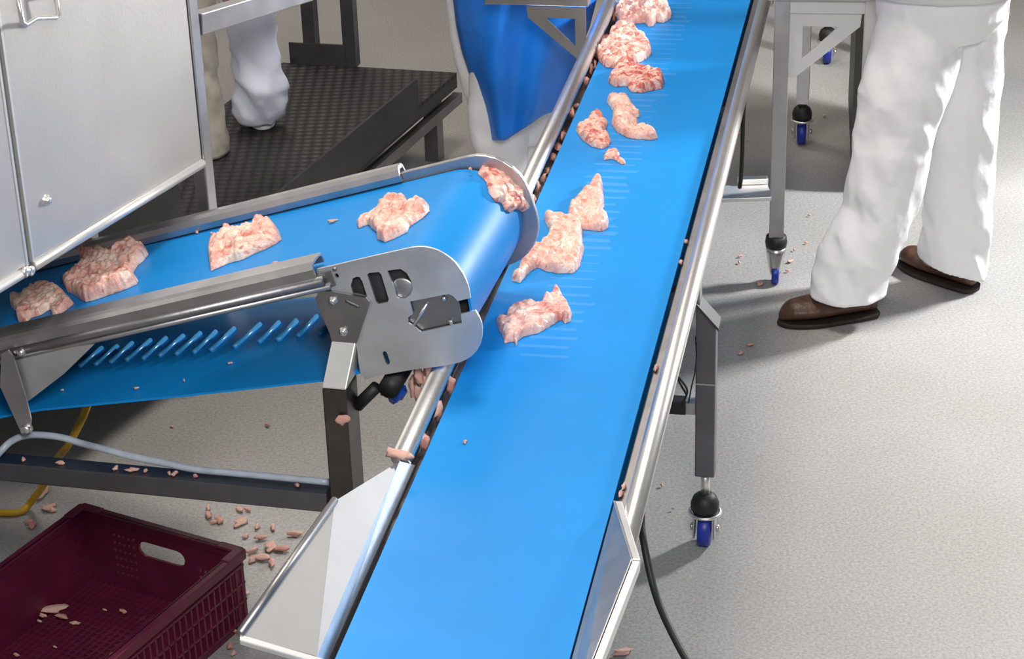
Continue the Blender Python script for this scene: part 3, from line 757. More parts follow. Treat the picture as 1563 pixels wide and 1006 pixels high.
def onbeam(p): 
    w = on_plane(p, Z, hz); return w
nb = NN0 + NP + .02
hp = []
for i, x in enumerate((505, 450, 400, 350, 300, 250, 200, 160, 125, 95, 62, 40)):
    y = {505: 757, 450: 748, 400: 739, 350: 730, 300: 719, 250: 707, 200: 697, 160: 686, 125: 677, 95: 668, 62: 664, 40: 665}[x]
    w = on_plane((x, y), N2, nb + .008 + (.03 if x < 130 else 0)); w.z = max(w.z, hz); hp.append(w)
hp += [on_plane((20, 672), N2, nb + .0), on_plane((0, 690), N2, nb - .038), on_plane((-60, 760), N2, nb - .05)]
b = MB(); b.tube(spline(hp, 4), .0075, 10); tag(b.build('air_hose', HOSE), 'pale translucent hose lying along the steel base beam above the maroon crate', 'hose')
b = MB(); b.tube(spline([MC(4.4, -.47, .40), aty((1032, 574), 4.33), aty((1043, 585), 4.35), aty((1049, 598), 4.37), MC(4.37, -.475, .392)]), .0025, 8)
b.tube(spline([MC(4.375, -.462, .392), aty((1056, 588), 4.32), aty((1060, 572), 4.33), aty((1063, 545), 4.34), MC(4.4, -.45, .55)]), .0018, 8)
b.build('wire_loop', BLACK, xb)

# ------------------------------------------------------------------ crate
zr = .20
k0 = atz((125, 768), zr); k1 = atz((374, 838), zr)
ec = (k1 - k0).normalized(); nc = V((ec.y, -ec.x, 0))     # nc towards the camera
CW, CL, CH = (k1 - k0).length, .62, zr
cr = thing('plastic_crate', (k0 + ec * CW / 2 + nc * CL / 2).xy.to_3d(), 'open maroon plastic crate with vented walls on the floor at bottom left', 'crate')
def K(a, l, z): return V((k0.x, k0.y, 0)) + ec * a + nc * l + Z * z
w_ = .014
# base: lattice of bars
b = MB(); b.box(K(CW / 2, CL / 2, .008), (CW - .06, CL - .06, .010), (ec, nc, Z))
for i in range(24):
    b.box(K(.03 + (CW - .06) * (i + .5) / 24, CL / 2, .016), (.006, CL - .06, .007), (ec, nc, Z))
for i in range(30):
    b.box(K(CW / 2, .03 + (CL - .06) * (i + .5) / 30, .0155), (CW - .06, .005, .006), (ec, nc, Z))
b.build('base', CRATE, cr)
def wall(p_of, length, nm, slot=None, holes_rows=(), ribs=False, lat=None):
    # p_of(x, z, depth)-> 3-D ; outline in x,z
    outl = [(.0, .0), (length, .0), (length, CH), (.0, CH)]
    hs = []
    if slot: 
        x0, x1, z0, z1 = slot; r = (z1 - z0) / 2; hh = []
        for i in range(7):
            g = -pi / 2 + pi * i / 6; hh.append((x1 - r + r * cos(g), (z0 + z1) / 2 + r * sin(g)))
        for i in range(7):
            g = pi / 2 + pi * i / 6; hh.append((x0 + r + r * cos(g), (z0 + z1) / 2 + r * sin(g)))
        hs.append(hh)
    for (xa, xb, nx, za, zb, nz, rr) in holes_rows:
        for i in range(nx):
            for j in range(nz):
                cx = xa + (xb - xa) * i / max(1, nx - 1); cz = za + (zb - za) * j / max(1, nz - 1)
                hs.append([(cx + rr * cos(2 * pi * q / 6), cz + rr * sin(2 * pi * q / 6)) for q in range(6)])
    bb = MB()
    f3 = lambda l: [p_of(x, z, 0) for x, z in l]
    off = p_of(0, 0, 1) - p_of(0, 0, 0)
    bb.prism(f3(outl), off * .006, [f3(h) for h in hs])
    if ribs:
        x = .02
        while x < length - .02:
            a_ = p_of(x, .03, 0); c_ = p_of(x, CH - .035, 0); e = (c_ - a_).normalized(); sd = (p_of(1, 0, 0) - p_of(0, 0, 0))
            bb.box((a_ + c_) / 2 - off * .006, (.005, .012, (c_ - a_).length), (sd, off, Z)); x += .021
        for z in (.03, .075, .12, CH - .035):
            bb.box(p_of(length / 2, z, 0) - off * .006, (length - .02, .012, .006), ((p_of(1, 0, 0) - p_of(0, 0, 0)), off, Z))
    return bb.build(nm, CRATE, cr)
hg = [(.03, .09, 5, .045, .12, 6, .0042)]
wall(lambda x, z, d: K(x, .012 + d, z), CW, 'end_wall', slot=(.17, .30, .115, .155), holes_rows=[(.10, .155, 5, .05, .15, 6, .0042), (.34, .395, 5, .05, .12, 5, .0042)])
wall(lambda x, z, d: K(x, CL - .012 - d, z), CW, 'end_wall', slot=(.17, .30, .115, .155), holes_rows=[(.08, .135, 5, .05, .15, 6, .0042), (.34, .395, 5, .05, .12, 5, .0042)], ribs=True)
wall(lambda x, z, d: K(CW - .012 - d, x, z), CL, 'side_wall', ribs=True, holes_rows=[(.05, .10, 4, .04, .11, 5, .0042)])
wall(lambda x, z, d: K(.012 + d, x, z), CL, 'side_wall', ribs=True, holes_rows=[(.05, .10, 4, .05, .13, 6, .0042)])
# rim with raised corners
b = MB()
for (a0, l0, a1, l1) in ((0, 0, CW, 0), (0, CL, CW, CL), (0, 0, 0, CL), (CW, 0, CW, CL)):
    pa_, pb_ = K(a0, l0, CH - .012), K(a1, l1, CH - .012); e = (pb_ - pa_).normalized(); inn_ = Z.cross(e)
    ctr = (pa_ + pb_) / 2; toc = (K(CW / 2, CL / 2, CH - .012) - ctr); toc = toc.normalized() if toc.length else inn_
    b.box(ctr + toc * .008, ((pb_ - pa_).length + .0, .022, .024), (e, inn_, Z))
for a_, l_ in ((0, 0), (CW, 0), (0, CL), (CW, CL)):
    sa = 1 if a_ == 0 else -1; sl2 = 1 if l_ == 0 else -1
    b.box(K(a_ + sa * .035, l_ + sl2 * .010, CH - .001), (.06, .0245, .008), (ec, nc, Z)); b.box(K(a_ + sa * .010, l_ + sl2 * .035, CH - .0008), (.0245, .06, .0078), (ec, nc, Z))
b.build('rim', CRATE, cr, bevel=.003)
for a_, l_ in ((0, 0), (CW, 0), (0, CL), (CW, CL)):
    sa = 1 if a_ == 0 else -1; sl2 = 1 if l_ == 0 else -1
    b = MB(); b.prism([K(a_ + sa * .004, l_ + sl2 * .05, 0), K(a_ + sa * .004, l_ + sl2 * .02, 0), K(a_ + sa * .02, l_ + sl2 * .004, 0), K(a_ + sa * .05, l_ + sl2 * .004, 0), K(a_ + sa * .05, l_ + sl2 * .010, 0), K(a_ + sa * .023, l_ + sl2 * .012, 0), K(a_ + sa * .012, l_ + sl2 * .023, 0), K(a_ + sa * .010, l_ + sl2 * .05, 0)], Z * (CH - .012)); b.build('corner_column', CRATE, cr)

# ------------------------------------------------------------------ people
def ring(c, a, bb, n=28, ph=0, wr=0, seed=0, rot=0):
    out = []
    for k in range(n):
        g = 2 * pi * k / n; x, y = a * cos(g), bb * sin(g)
        p = V((x * cos(rot) - y * sin(rot), x * sin(rot) + y * cos(rot), 0)) + c
        if wr:
            q = p * 8; q.z = q.z * .65 + q.x * .5
            d = noise.noise(q + V((seed, 0, 0))) * wr + noise.noise(q * 2.3 + V((0, seed, 0))) * wr * .5
            dirv = (p - c).normalized(); d += wr * .9 * (.5 - 2 * abs(noise.noise(V((q.x * 1.5 + q.z * 1.3, q.y * 1.5, q.z * 1.1 - q.x * .8 + seed)))))
            p = p + dirv * d
        out.append(p)
    return out
def interp(rows, k):
    out = []
    for i in range(len(rows) - 1):
        for j in range(k):
            t = j / k; out.append(tuple(a + (b_ - a) * t for a, b_ in zip(rows[i], rows[i + 1])))
    out.append(rows[-1]); return out
def leg_from_silhouette(mb, rows, yfun, aspect=.85, wr=.006, seed=0, tilt=0.0, k=4):
    # rows: (image y, left x, right x); yfun(image y) gives depth Y
    rings = []
    for (y, xl, xr) in interp(rows, k):
        Y = yfun(y); l, r = aty((xl, y), Y), aty((xr, y), Y); c = (l + r) / 2; a = (r - l).length / 2
        rg = ring(c, a, a * aspect, 32, wr=wr, seed=seed)
        if tilt:
            f_ = max(0, min(1, (y - 300) / 120)); rg = [p + Z * ((c.x - p.x) * tilt * f_) for p in rg]
        rings.append(rg)
    mb.loft(rings); return rings
def shoe(parent, heel, toe, w=.048, h=.085, mat=SHOE, smat=SOLE, name='shoe'):
    f = (toe - heel); L = f.length; f = f.normalized(); sd = V((f.y, -f.x, 0))
    def prof(t):
        wid = w * (.72 + .28 * sin(pi * min(1, t * 1.05)) + .12 * exp(-((t - .68) / .18) ** 2))
        if t < .05: wid *= sqrt(max(0, t / .05)) * .5 + .5
        if t > .82: wid *= sqrt(max(0.0, 1 - ((t - .82) / .18) ** 2)) * .9 + .1
        ht = h * (1.0 - .20 * max(0, (t - .25) / .3) if t < .55 else .80 - .12 * ((t - .55) / .45) ** 1.3)
        if t > .86: ht *= 1 - .45 * ((t - .86) / .14) ** 2
        if t < .04: ht *= .9
        return wid, ht
    b = MB(); rings = []
    for i in range(25):
        t = i / 24; wd, ht = prof(t); c = heel + f * (L * t); rg = []
        for k in range(20):
            g = 2 * pi * k / 20; x = cos(g) * wd; z = sin(g)
            z = .018 + (max(ht - .018, .012)) * (.5 + .5 * z) if True else 0
            x *= (1 - .25 * max(0, sin(g)))
            rg.append(c + sd * x + Z * z)
        rings.append(rg)
    b.loft(rings); s = b.build(name, mat, parent, subsurf=1)
    b = MB(); rings = []
    for i in range(25):
        t = i / 24; wd, ht = prof(t); c = heel + f * (L * t - .003 + .006 * t)
        rings.append([c + sd * (wd * .97) + Z * .002, c + sd * (wd * 1.0) + Z * .015, c - sd * (wd * 1.0) + Z * .015, c - sd * (wd * .97) + Z * .002])
    b.loft(rings); b.build('sole', smat, s, bevel=.003)
    return s
def body_skin(name, joints, edges, parent):
    me = bpy.data.meshes.new(name); off = root_loc(parent)
    me.from_pydata([V(j[0]) - off for j in joints], edges, []); me.materials.append(SKIN)
    o = bpy.data.objects.new(name, me); COL.objects.link(o); o.parent = parent
    md = o.modifiers.new('skin', 'SKIN'); md.use_smooth_shade = True
    sv = me.skin_vertices[0].data
    for i, j in enumerate(joints): sv[i].radius = (j[1], j[1]); sv[i].use_root = (i == 0)
    ms = o.modifiers.new('sub', 'SUBSURF'); ms.levels = 1; ms.render_levels = 2
    return o
def figure(parent, hips, face, lank, rank, lkn, rkn, hl, hr, chest=None, hj=None):
    # hips centre; face unit vector; ankles, knees, hands
    sd = V((face.y, -face.x, 0))   # to the person's right
    chest = chest or hips + Z * .38 + face * .03
    neck = chest + Z * .16 + face * .02; head = neck + Z * .13 + face * .04; crown = head + Z * .11
    hl_, hr_ = hips - sd * .09 - Z * .03, hips + sd * .09 - Z * .03
    if hj: hl_, hr_ = hj
    shl, shr = chest - sd * .18 + Z * .08, chest + sd * .18 + Z * .08
    ell, elr = shl.lerp(hl, .5) - Z * .06 - face * .05, shr.lerp(hr, .5) - Z * .06 - face * .05
    J = [(hips, .125), (hips + Z * .18, .115), (chest, .125), (neck, .05), (head, .085), (crown, .07),
         (hl_, .075), (lkn, .048), (lank, .034), (lank + face * .12 - Z * .03, .03),
         (hr_, .075), (rkn, .048), (rank, .034), (rank + face * .12 - Z * .03, .03),
         (shl, .055), (ell, .04), (hl, .026), (hl + (hl - ell).normalized() * .1, .03),
         (shr, .055), (elr, .04), (hr, .026), (hr + (hr - elr).normalized() * .1, .03)]
    E = [(0, 1), (1, 2), (2, 3), (3, 4), (4, 5), (0, 6), (6, 7), (7, 8), (8, 9), (0, 10), (10, 11), (11, 12), (12, 13), (2, 14), (14, 15), (15, 16), (16, 17), (2, 18), (18, 19), (19, 20), (20, 21)]
    for base, el, h in ((17, ell, hl), (21, elr, hr)):
        d = (h - el).normalized(); pd = d.cross(Z).normalized(); root = J[base][0]
        for q in range(4):
            r0 = root + pd * (.026 - .017 * q) + d * .03; L = (.062, .075, .07, .055)[q]
            J.append((r0, .009)); J.append((r0 + d * L * .55 - Z * .006, .008)); J.append((r0 + d * L - Z * .022, .007))
            n_ = len(J); E += [(base, n_ - 3), (n_ - 3, n_ - 2), (n_ - 2, n_ - 1)]
        J.append((root + pd * .045 + d * .015, .010)); J.append((root + pd * .062 + d * .045, .009)); n_ = len(J); E += [(base, n_ - 2), (n_ - 2, n_ - 1)]
    return body_skin('body', J, E, parent), chest, neck, head
def face_parts(parent, head, face):
    sd = V((face.y, -face.x, 0))
    b = MB(); b.lathe(head - Z * .02, Z, [(.102, .055), (.112, .08), (.108, .13), (.08, .165), (.03, .18)], 20); b.build('hair_cap', WHITECLOTH, parent)

# --- person at right
rowsF = [(-40, 1356, 1486), (10, 1345, 1480), (74, 1327, 1470), (135, 1314, 1452), (193, 1306, 1430), (225, 1297, 1421), (267, 1292, 1411), (311, 1285, 1402), (359, 1260, 1385), (389, 1247, 1372), (420, 1240, 1356), (440, 1238, 1352), (450, 1237, 1351)]
rowsB = [(-40, 1400, 1541), (0, 1400, 1537), (60, 1400, 1530), (129, 1402, 1527), (193, 1404, 1523), (257, 1406, 1517), (311, 1408, 1514), (340, 1408, 1513), (365, 1402, 1507), (390, 1400, 1505), (408, 1402, 1503)]
heelF, toeF = atz((1338, 478), .0), atz((1188, 497), .0)
heelB, toeB = atz((1488, 446), .0), atz((1362, 398), .0)
toeB = heelB + (toeB - heelB).normalized() * .285
YF = (heelF.y + toeF.y) / 2 - .02; YB = heelB.y + .05
pc = thing('person', V(((heelF.x + heelB.x) / 2, (YF + YB) / 2, 0)), 'person in white trousers and coat with brown shoes standing at right', 'person')
fcC = V((-.97, .24, 0)).normalized()
hipsC = (aty((1440, -20), (YF + YB) / 2)); hipsC = V((hipsC.x, (YF + YB) / 2, .95))
YM = lambda y, f: (YF + (YB - YF) * .4 * max(0, (450 - y) / 490)) if f else (YB - (YB - YF) * .4 * max(0, (450 - y) / 490))
kf = aty((1360, 225), YM(225, 1)); kb = aty((1463, 200), YM(200, 0))
hjC = (aty((1412, 0), YM(0, 1)), aty((1468, 0), YM(0, 0)))
figure(pc, hipsC, fcC, V((heelF.x - .07, YF, .10)), V((heelB.x - .03, heelB.y + .06, .10)), kf, kb,
       hipsC + fcC * .42 + V((.05, -.16, .22)), hipsC + fcC * .42 + V((0, .2, .22)), hj=hjC)
b = MB(); leg_from_silhouette(b, rowsF, lambda y: YF + (YB - YF) * .4 * max(0, (450 - y) / 490), .8, .010, 3)
rB = leg_from_silhouette(b, rowsB, lambda y: YB - (YB - YF) * .4 * max(0, (450 - y) / 490), .8, .010, 8, tilt=.42)
hc = hipsC
b.loft([ring(V((hc.x, hc.y, z)), a_, c_, 32) for z, a_, c_ in ((.82, .13, .12), (.88, .18, .145), (.95, .185, .15), (1.02, .17, .14))])
tr = b.build('trousers', WHITECLOTH, pc)
md = tr.modifiers.new('remesh', 'REMESH'); md.mode = 'VOXEL'; md.voxel_size = .006; md.use_smooth_shade = True
b = MB(); b.loft([ring(V((hc.x, hc.y, z)) + fcC * f_, a_, c_, 32, wr=.006) for z, a_, c_, f_ in ((.955, .215, .175, 0), (1.02, .21, .17, 0), (1.15, .19, .155, 0), (1.3, .2, .17, .02), (1.42, .19, .19, .03), (1.49, .09, .11, .05))])
b.build('coat', WHITECLOTH, pc)
chC = hipsC + Z * .38 + fcC * .03
for sgn, hnd in ((-1, hipsC + fcC * .42 + V((.05, -.16, .22))), (1, hipsC + fcC * .42 + V((0, .2, .22)))):
    sdC = V((fcC.y, -fcC.x, 0)); sh = chC + sdC * .18 * sgn + Z * .08; el = sh.lerp(hnd, .5) - Z * .06 - fcC * .05
    b = MB(); b.tube(spline([sh, el, hnd], 5), [.075] * 5 + [.06] * 5 + [.045], 14); b.build('sleeve', WHITECLOTH, pc)
face_parts(pc, chC + Z * .29 + fcC * .06, fcC)
shoe(pc, heelF, toeF, .054, .105); shoe(pc, heelB, toeB, .052, .10)

# --- person with blue apron behind the belt
YA = 6.28
pb = thing('person', V((aty((780, 200), YA).x, YA, 0)), 'person in a blue apron over white clothes standing behind the two belts', 'person')
fcB = V((.90, -.43, 0)).normalized()
cx = aty((780, 120), YA).x
hipsB = V((cx + .05, YA + .04, .93)); sdB = V((fcB.y, -fcB.x, 0))
an1, an2 = aty((770, 250), YA), aty((822, 250), YA + .12)
figure(pb, hipsB, fcB, V((an2.x, YA + .12, .10)), V((an1.x, YA, .10)), V((an2.x, YA + .12, .5)), V((an1.x + .02, YA, .5)), hipsB + fcB * .40 + V((0, .15, .35)), hipsB + fcB * .40 + V((0, -.15, .35)))
b = MB()
leg_from_silhouette(b, [(0, 712, 820), (100, 716, 815), (180, 716, 808), (215, 721, 805), (250, 736, 803), (290, 742, 803), (318, 744, 802)], lambda y: YA, .85, .008, 5)
leg_from_silhouette(b, [(0, 760, 850), (100, 775, 850), (180, 788, 849), (250, 794, 847), (312, 797, 846)], lambda y: YA + .12, .85, .006, 6)
tr = b.build('trousers', WHITECLOTH, pb)
for an, yy in ((an1, YA), (an2, YA + .12)):
    shoe(pb, V((an.x, yy, 0)) - fcB * .08, V((an.x, yy, 0)) + fcB * .2, .048, .09)
# long coat whose back edge shows at the left of the apron
b = MB(); leg_from_silhouette(b, [(-300, 690, 900), (-150, 672, 905), (-60, 674, 905), (0, 681, 895), (50, 687, 885), (100, 698, 872), (150, 710, 860), (190, 719, 848), (215, 725, 840)], lambda y: YA + .07, .5, .006, 2)
b.loft([ring(V((hipsB.x - .02 + x_, YA + .05, z)), a_, c_, 28, wr=.004, seed=4) for z, x_, a_, c_ in ((1.05, -.02, .185, .15), (1.2, -.01, .19, .165), (1.36, 0, .20, .20), (1.44, .01, .16, .17), (1.50, .02, .08, .085))])
b.build('coat', WHITECLOTH, pb)
# apron: curved sheet over the front, hem slanting
rowsA = [(-160, 688, 905), (-60, 687, 908), (0, 692, 910), (40, 697, 900), (80, 706, 884), (120, 719, 870), (160, 733, 858), (190, 741, 848), (214, 747, 838)]
b = MB(); sheet = []
for i, (y, xl, xr) in enumerate(interp(rowsA, 4)):
    row = []
    for j in range(25):
        t = j / 24; x = xl + (xr - xl) * t
        hem = max(0, (y - 170) / 44)
        yy = y - hem * 62 * max(0, (t - .25)) ** 1.1 if y > 170 else y
        dep_ = -.18 + .14 * (2 * t - 1) ** 4 * (1 if t < .5 else .9) 
        dep_ += .014 * sin(t * 15 + y * .01) + .01 * noise.noise(V((t * 5, y * .012, 0)))
        row.append(aty((x, yy), YA + .02 + dep_))
    sheet.append(row)
vs = [p for r in sheet for p in r]; nC = 25
fs = [(i * nC + j, i * nC + j + 1, (i + 1) * nC + j + 1, (i + 1) * nC + j) for i in range(len(sheet) - 1) for j in range(nC - 1)]
b.add(vs, fs, True); b.build('apron', APRON, pb, solid=.003)
for sgn in (-1, 1):
    sh = hipsB + Z * .46 + fcB * .03 + sdB * .18 * sgn; hnd = hipsB + fcB * .45 + V((0, -.15 * sgn if sdB.y > 0 else .15 * -sgn, .12))
    hnd = hipsB + fcB * .40 + V((0, .15, .35)) if sgn < 0 else hipsB + fcB * .40 + V((0, -.15, .35))
    el = sh.lerp(hnd, .5) - Z * .06 - fcB * .05
    b = MB(); b.tube(spline([sh, el, hnd], 5), [.075] * 5 + [.06] * 5 + [.045], 14); b.build('sleeve', WHITECLOTH, pb)
face_parts(pb, hipsB + Z * .67 + fcB * .09, fcB)

# --- person on the platform at upper left
fA = atz((404, 196), zpf); fA2 = atz((320, 236), zpf)
YP = fA.y; YP2 = fA2.y
pa2 = thing('person', V(((fA.x + fA2.x) / 2, (YP + YP2) / 2, zpf)), 'person in pale blue-white trousers standing on the dark platform at top left', 'person')
hipA = V((aty((365, -60), YP).x, (YP + YP2) / 2, zpf + .92)); fcA = V((-.45, .89, 0)).normalized()
figure(pa2, hipA, fcA, V((fA.x - .03, YP + .0, zpf + .09)), V((fA2.x - .02, YP2 + .02, zpf + .09)), aty((383, 60), YP), V((fA2.x - .03, YP2 + .02, zpf + .48)), hipA + fcA * .42 + V((-.15, 0, .15)), hipA + fcA * .42 + V((.15, .05, .15)))
b = MB(); leg_from_silhouette(b, [(-70, 330, 402), (-10, 338, 406), (15, 345, 411), (45, 343, 415), (80, 349, 420), (110, 353, 425), (132, 358, 436), (150, 361, 437), (170, 363, 434), (184, 374, 430)], lambda y: YP - .02, .85, .024, 11)
b.build('trousers', BLUISHCLOTH, pa2)
b = MB(); leg_from_silhouette(b, [(-70, 280, 352), (40, 276, 326), (100, 278, 331), (150, 280, 338), (190, 284, 347), (215, 286, 350), (232, 288, 348)], lambda y: YP2, 1.0, .014, 14)
b.loft([ring(V((hipA.x, hipA.y, z)), a_, a_ * .8, 28) for z, a_ in ((zpf + .78, .13), (zpf + .9, .17), (zpf + 1.0, .16))])
b.build('overtrousers', GREYCLOTH, pa2)
b = MB(); b.loft([ring(V((hipA.x, hipA.y, zpf + z)) + fcA * f_, a_, c_, 28, wr=.005) for z, a_, c_, f_ in ((.70, .20, .19, 0), (.86, .20, .17, 0), (1.0, .185, .155, 0), (1.3, .2, .16, .02), (1.42, .17, .15, .03), (1.48, .08, .09, .05))]); b.build('coat', WHITECLOTH, pa2)
sdA = V((fcA.y, -fcA.x, 0))
for sgn, hnd in ((-1, hipA + fcA * .42 + V((-.15, 0, .15))), (1, hipA + fcA * .42 + V((.15, .05, .15)))):
    sh = hipA + Z * .46 + fcA * .03 + sdA * .18 * sgn; el = sh.lerp(hnd, .5) - Z * .06 - fcA * .05
    b = MB(); b.tube(spline([sh, el, hnd], 5), [.075] * 5 + [.06] * 5 + [.045], 14); b.build('sleeve', WHITECLOTH, pa2)
face_parts(pa2, hipA + Z * .67 + fcA * .09, fcA)
for ctr, dr in ((fA, V((.1, -1, 0))), (fA2, V((.3, -1, 0)))):
    dr = dr.normalized(); c0 = V((ctr.x, ctr.y, 0))
    shz = MB()
    s_ = shoe(pa2, V((ctr.x - .02, ctr.y + .12, 0)), V((ctr.x + .0, ctr.y - .03, 0)), .038, .07, mat=GREYCLOTH if ctr is fA2 else WHITECLOTH, smat=WHITECLOTH)
    for q in [s_] + list(s_.children):
        for vv in q.data.vertices: vv.co.z += zpf + .004
# ------------------------------------------------------------------ chicken pieces
class Frame3:
    def __init__(s, o, e1, e2, e3): s.o, s.e1, s.e2, s.e3 = V(o), V(e1), V(e2), V(e3)
def belt_frame(): return Frame3(MC(0, 0, HB), D1, T1, Z)
def inc_frame(): return Frame3(C2(0, 0, UB), D2, N2, U2)
def dseg(p, a, c):
    d = c - a; t = max(0, min(1, (p - a).dot(d) / max(d.length_squared, 1e-12))); return (p - (a + d * t)).length
def inside(p, poly):
    r = False; j = len(poly) - 1
    for i in range(len(poly)):
        a, c = poly[i], poly[j]
        if (a.y > p.y) != (c.y > p.y) and p.x < (c.x - a.x) * (p.y - a.y) / (c.y - a.y) + a.x: r = not r
        j = i
    return r
NM = 0
def meat(pts, fr, label, T=.022, mat=None, lump=.55, group='chicken pieces on the blue belts', wrap=None, unproj=None, base=0.0, name='chicken_piece', lift=.35):
    global NM
    NM += 1; seed = V((NM * 3.7, NM * 1.3, NM * 2.1)); mat = mat or MEAT
    c0 = fr.o.dot(fr.e3) + T * lift + base
    flat2 = []
    for p in pts:
        w = (unproj(p) if unproj else on_plane(p, fr.e3, c0)) - fr.o; flat2.append(V((w.dot(fr.e1), w.dot(fr.e2))))
    # resample outline with slight raggedness
    ol = []; n0_ = len(flat2)
    per = sum((flat2[i] - flat2[i - 1]).length for i in range(n0_)); st_ = .0045
    for i in range(n0_):
        a, c = flat2[i], flat2[(i + 1) % n0_]; L = (c - a).length; k = max(1, int(L / st_))
        for j in range(k):
            p = a.lerp(c, j / k)
            if j: p = p + V((noise.noise(V((p.x * 130, p.y * 130, NM))), noise.noise(V((p.x * 130, p.y * 130, NM + 9))))) * .0022
            ol.append(p)
    mnx, mxx = min(p.x for p in ol), max(p.x for p in ol); mny, mxy = min(p.y for p in ol), max(p.y for p in ol)
    h = .0036; ptsI = []; random.seed(NM); ii = 0
    y = mny
    while y < mxy:
        x = mnx + (h / 2 if ii % 2 else 0)
        while x < mxx:
            p = V((x + random.uniform(-.0006, .0006), y + random.uniform(-.0006, .0006)))
            if inside(p, ol):
                d = min(dseg(p, ol[q - 1], ol[q]) for q in range(len(ol)))
                if d > h * .45: ptsI.append((p, d))
            x += h
        y += h * .87; ii += 1
    allp = ol + [p for p, d in ptsI]; ne = len(ol)
    res = delaunay_2d_cdt(allp, [(i, (i + 1) % ne) for i in range(ne)], [], 1, 1e-6)
    vv, ee, ff = res[0], res[1], res[2]; orig = res[3]
    dist = {i: 0.0 for i in range(ne)}
    for i, (p, d) in enumerate(ptsI): dist[ne + i] = d
    D = []
    for i in range(len(vv)):
        o_ = orig[i]; D.append(dist.get(o_[0], 0) if o_ else 0)
    Rr = .011; verts = []; nV = len(vv)
    ctr2 = V(((mnx + mxx) / 2, (mny + mxy) / 2))
    for p, d in zip(vv, D):
        q = V((p.x, p.y, 0))
        t = min(1, d / Rr); hgt = T * .55 * sqrt(1 - (1 - t) ** 2)
        nz = 1 - abs(noise.noise(q * 26 + seed)) * 2.0; nz2 = noise.noise(q * 60 + seed * 2); nz3 = noise.noise(q * 14 + seed * 3); nz4 = 1 - 2 * abs(noise.noise(q * 48 + seed * 4))
        nz5 = 1 - 2 * abs(noise.noise(q * 85 + seed * 5)); wq = q + V((noise.noise(q * 30 + seed), noise.noise(q * 30 - seed), 0)) * .02
        fold = 1 - min(1, abs(noise.noise(wq * 20 + seed * 7)) * 7)
        hgt *= max(.18, 1 + lump * (nz * .8 + nz3 * 1.0 + nz4 * .55 + nz5 * .35 - fold * .75))
        hgt += T * (.20 * nz2 + .12 * noise.noise(q * 130 + seed)) * t
        verts.append((p, max(hgt, .0025 * t) + .002))
    out = []
    def place(p, z): 
        z += base
        if wrap: return wrap(p, z)
        return fr.o + fr.e1 * p.x + fr.e2 * p.y + fr.e3 * z
    for p, hgt in verts: out.append(place(p, hgt))
    bi = [i for i in range(nV) if D[i] == 0.0]
    for p, hgt in verts: out.append(place(p, .0005))
    faces = [tuple(f) for f in ff] + [tuple(nV + i for i in reversed(f)) for f in ff]
    from collections import Counter
    ec_ = Counter()
    for f in ff:
        for i in range(len(f)): ec_[tuple(sorted((f[i], f[(i + 1) % len(f)])))] += 1
    for (a, c), k in ec_.items():
        if k == 1: faces.append((a, c, nV + c, nV + a))
    b = MB(); b.add(out, faces, True)
    o = b.build(name, mat); tag(o, label, 'chicken', group)
    md = o.modifiers.new('sub', 'SUBSURF'); md.levels = 1; md.render_levels = 1
    return o
BF, IF = belt_frame(), inc_frame()
def wrapc2(p, z):       # follow the end drum
    s, n = p.x, p.y
    if s <= PS: return C2(s, n, UB + z)
    g = (s - PS) / PR; r = PR + z
    return C2(PS + r * sin(g), n, PU + r * cos(g))
def undrum(p):      # pixel on the end drum -> the unrolled belt plane
    w = c2u(p, UB)
    if w.dot(D2) <= PS: return w
    r = ray(p); o = EYE - C2(PS, 0, PU); a_, b_ = o.dot(D2), o.dot(U2); da, db = r.dot(D2), r.dot(U2); R_ = PR + .006
    A_ = da * da + db * db; B_ = a_ * da + b_ * db; C_ = a_ * a_ + b_ * b_ - R_ * R_; q = B_ * B_ - A_ * C_
    t = (-B_ - sqrt(max(q, 0))) / A_; h = EYE + r * t
    g = atan2((h - C2(PS, 0, PU)).dot(D2), (h - C2(PS, 0, PU)).dot(U2))
    return C2(PS + PR * max(g, 0), h.dot(N2) - NN0, UB)
meat(zp('Y8', (100, 735), (130, 718), (235, 690), (300, 630), (400, 578), (470, 575), (545, 605), (600, 640), (640, 690), (700, 745), (620, 810), (540, 860), (495, 868), (470, 800), (440, 815), (380, 855), (290, 880), (250, 918), (165, 925), (155, 840), (95, 780)), IF, 'pale folded chicken piece at the far left end of the inclined belt', .026, MEAT)
meat(zp('Y8', (590, 520), (640, 498), (715, 490), (740, 420), (800, 385), (900, 335), (1000, 290), (1080, 262), (1180, 245), (1240, 205), (1310, 195), (1390, 215), (1412, 265), (1370, 320), (1310, 370), (1255, 455), (1312, 515), (1300, 550), (1200, 595), (1090, 635), (1000, 665), (900, 700), (810, 722), (755, 700), (705, 660), (630, 628), (600, 570)), IF, 'largest chicken piece, ridged and pink-white, under the cabinet edge on the inclined belt', .032, MEAT, .5)
meat(zp('Y8', (705, 285), (770, 240), (850, 212), (930, 195), (1000, 215), (1050, 260), (1060, 300), (990, 330), (900, 345), (800, 360), (770, 330), (710, 300)), IF, 'reddish chicken piece tucked against the far rail just below the cabinet edge', .028, MEAT_RED, base=.003)
meat(zp('Z5', (955, 175), (1000, 180), (1010, 145), (1045, 135), (1060, 160), (1110, 145), (1130, 140), (1150, 100), (1190, 92), (1230, 110), (1255, 145), (1268, 180), (1210, 215), (1150, 240), (1090, 270), (1030, 285), (945, 322), (937, 250)), IF, 'chicken piece alone in the middle of the inclined belt, rounded at its right end', .026, MEAT)
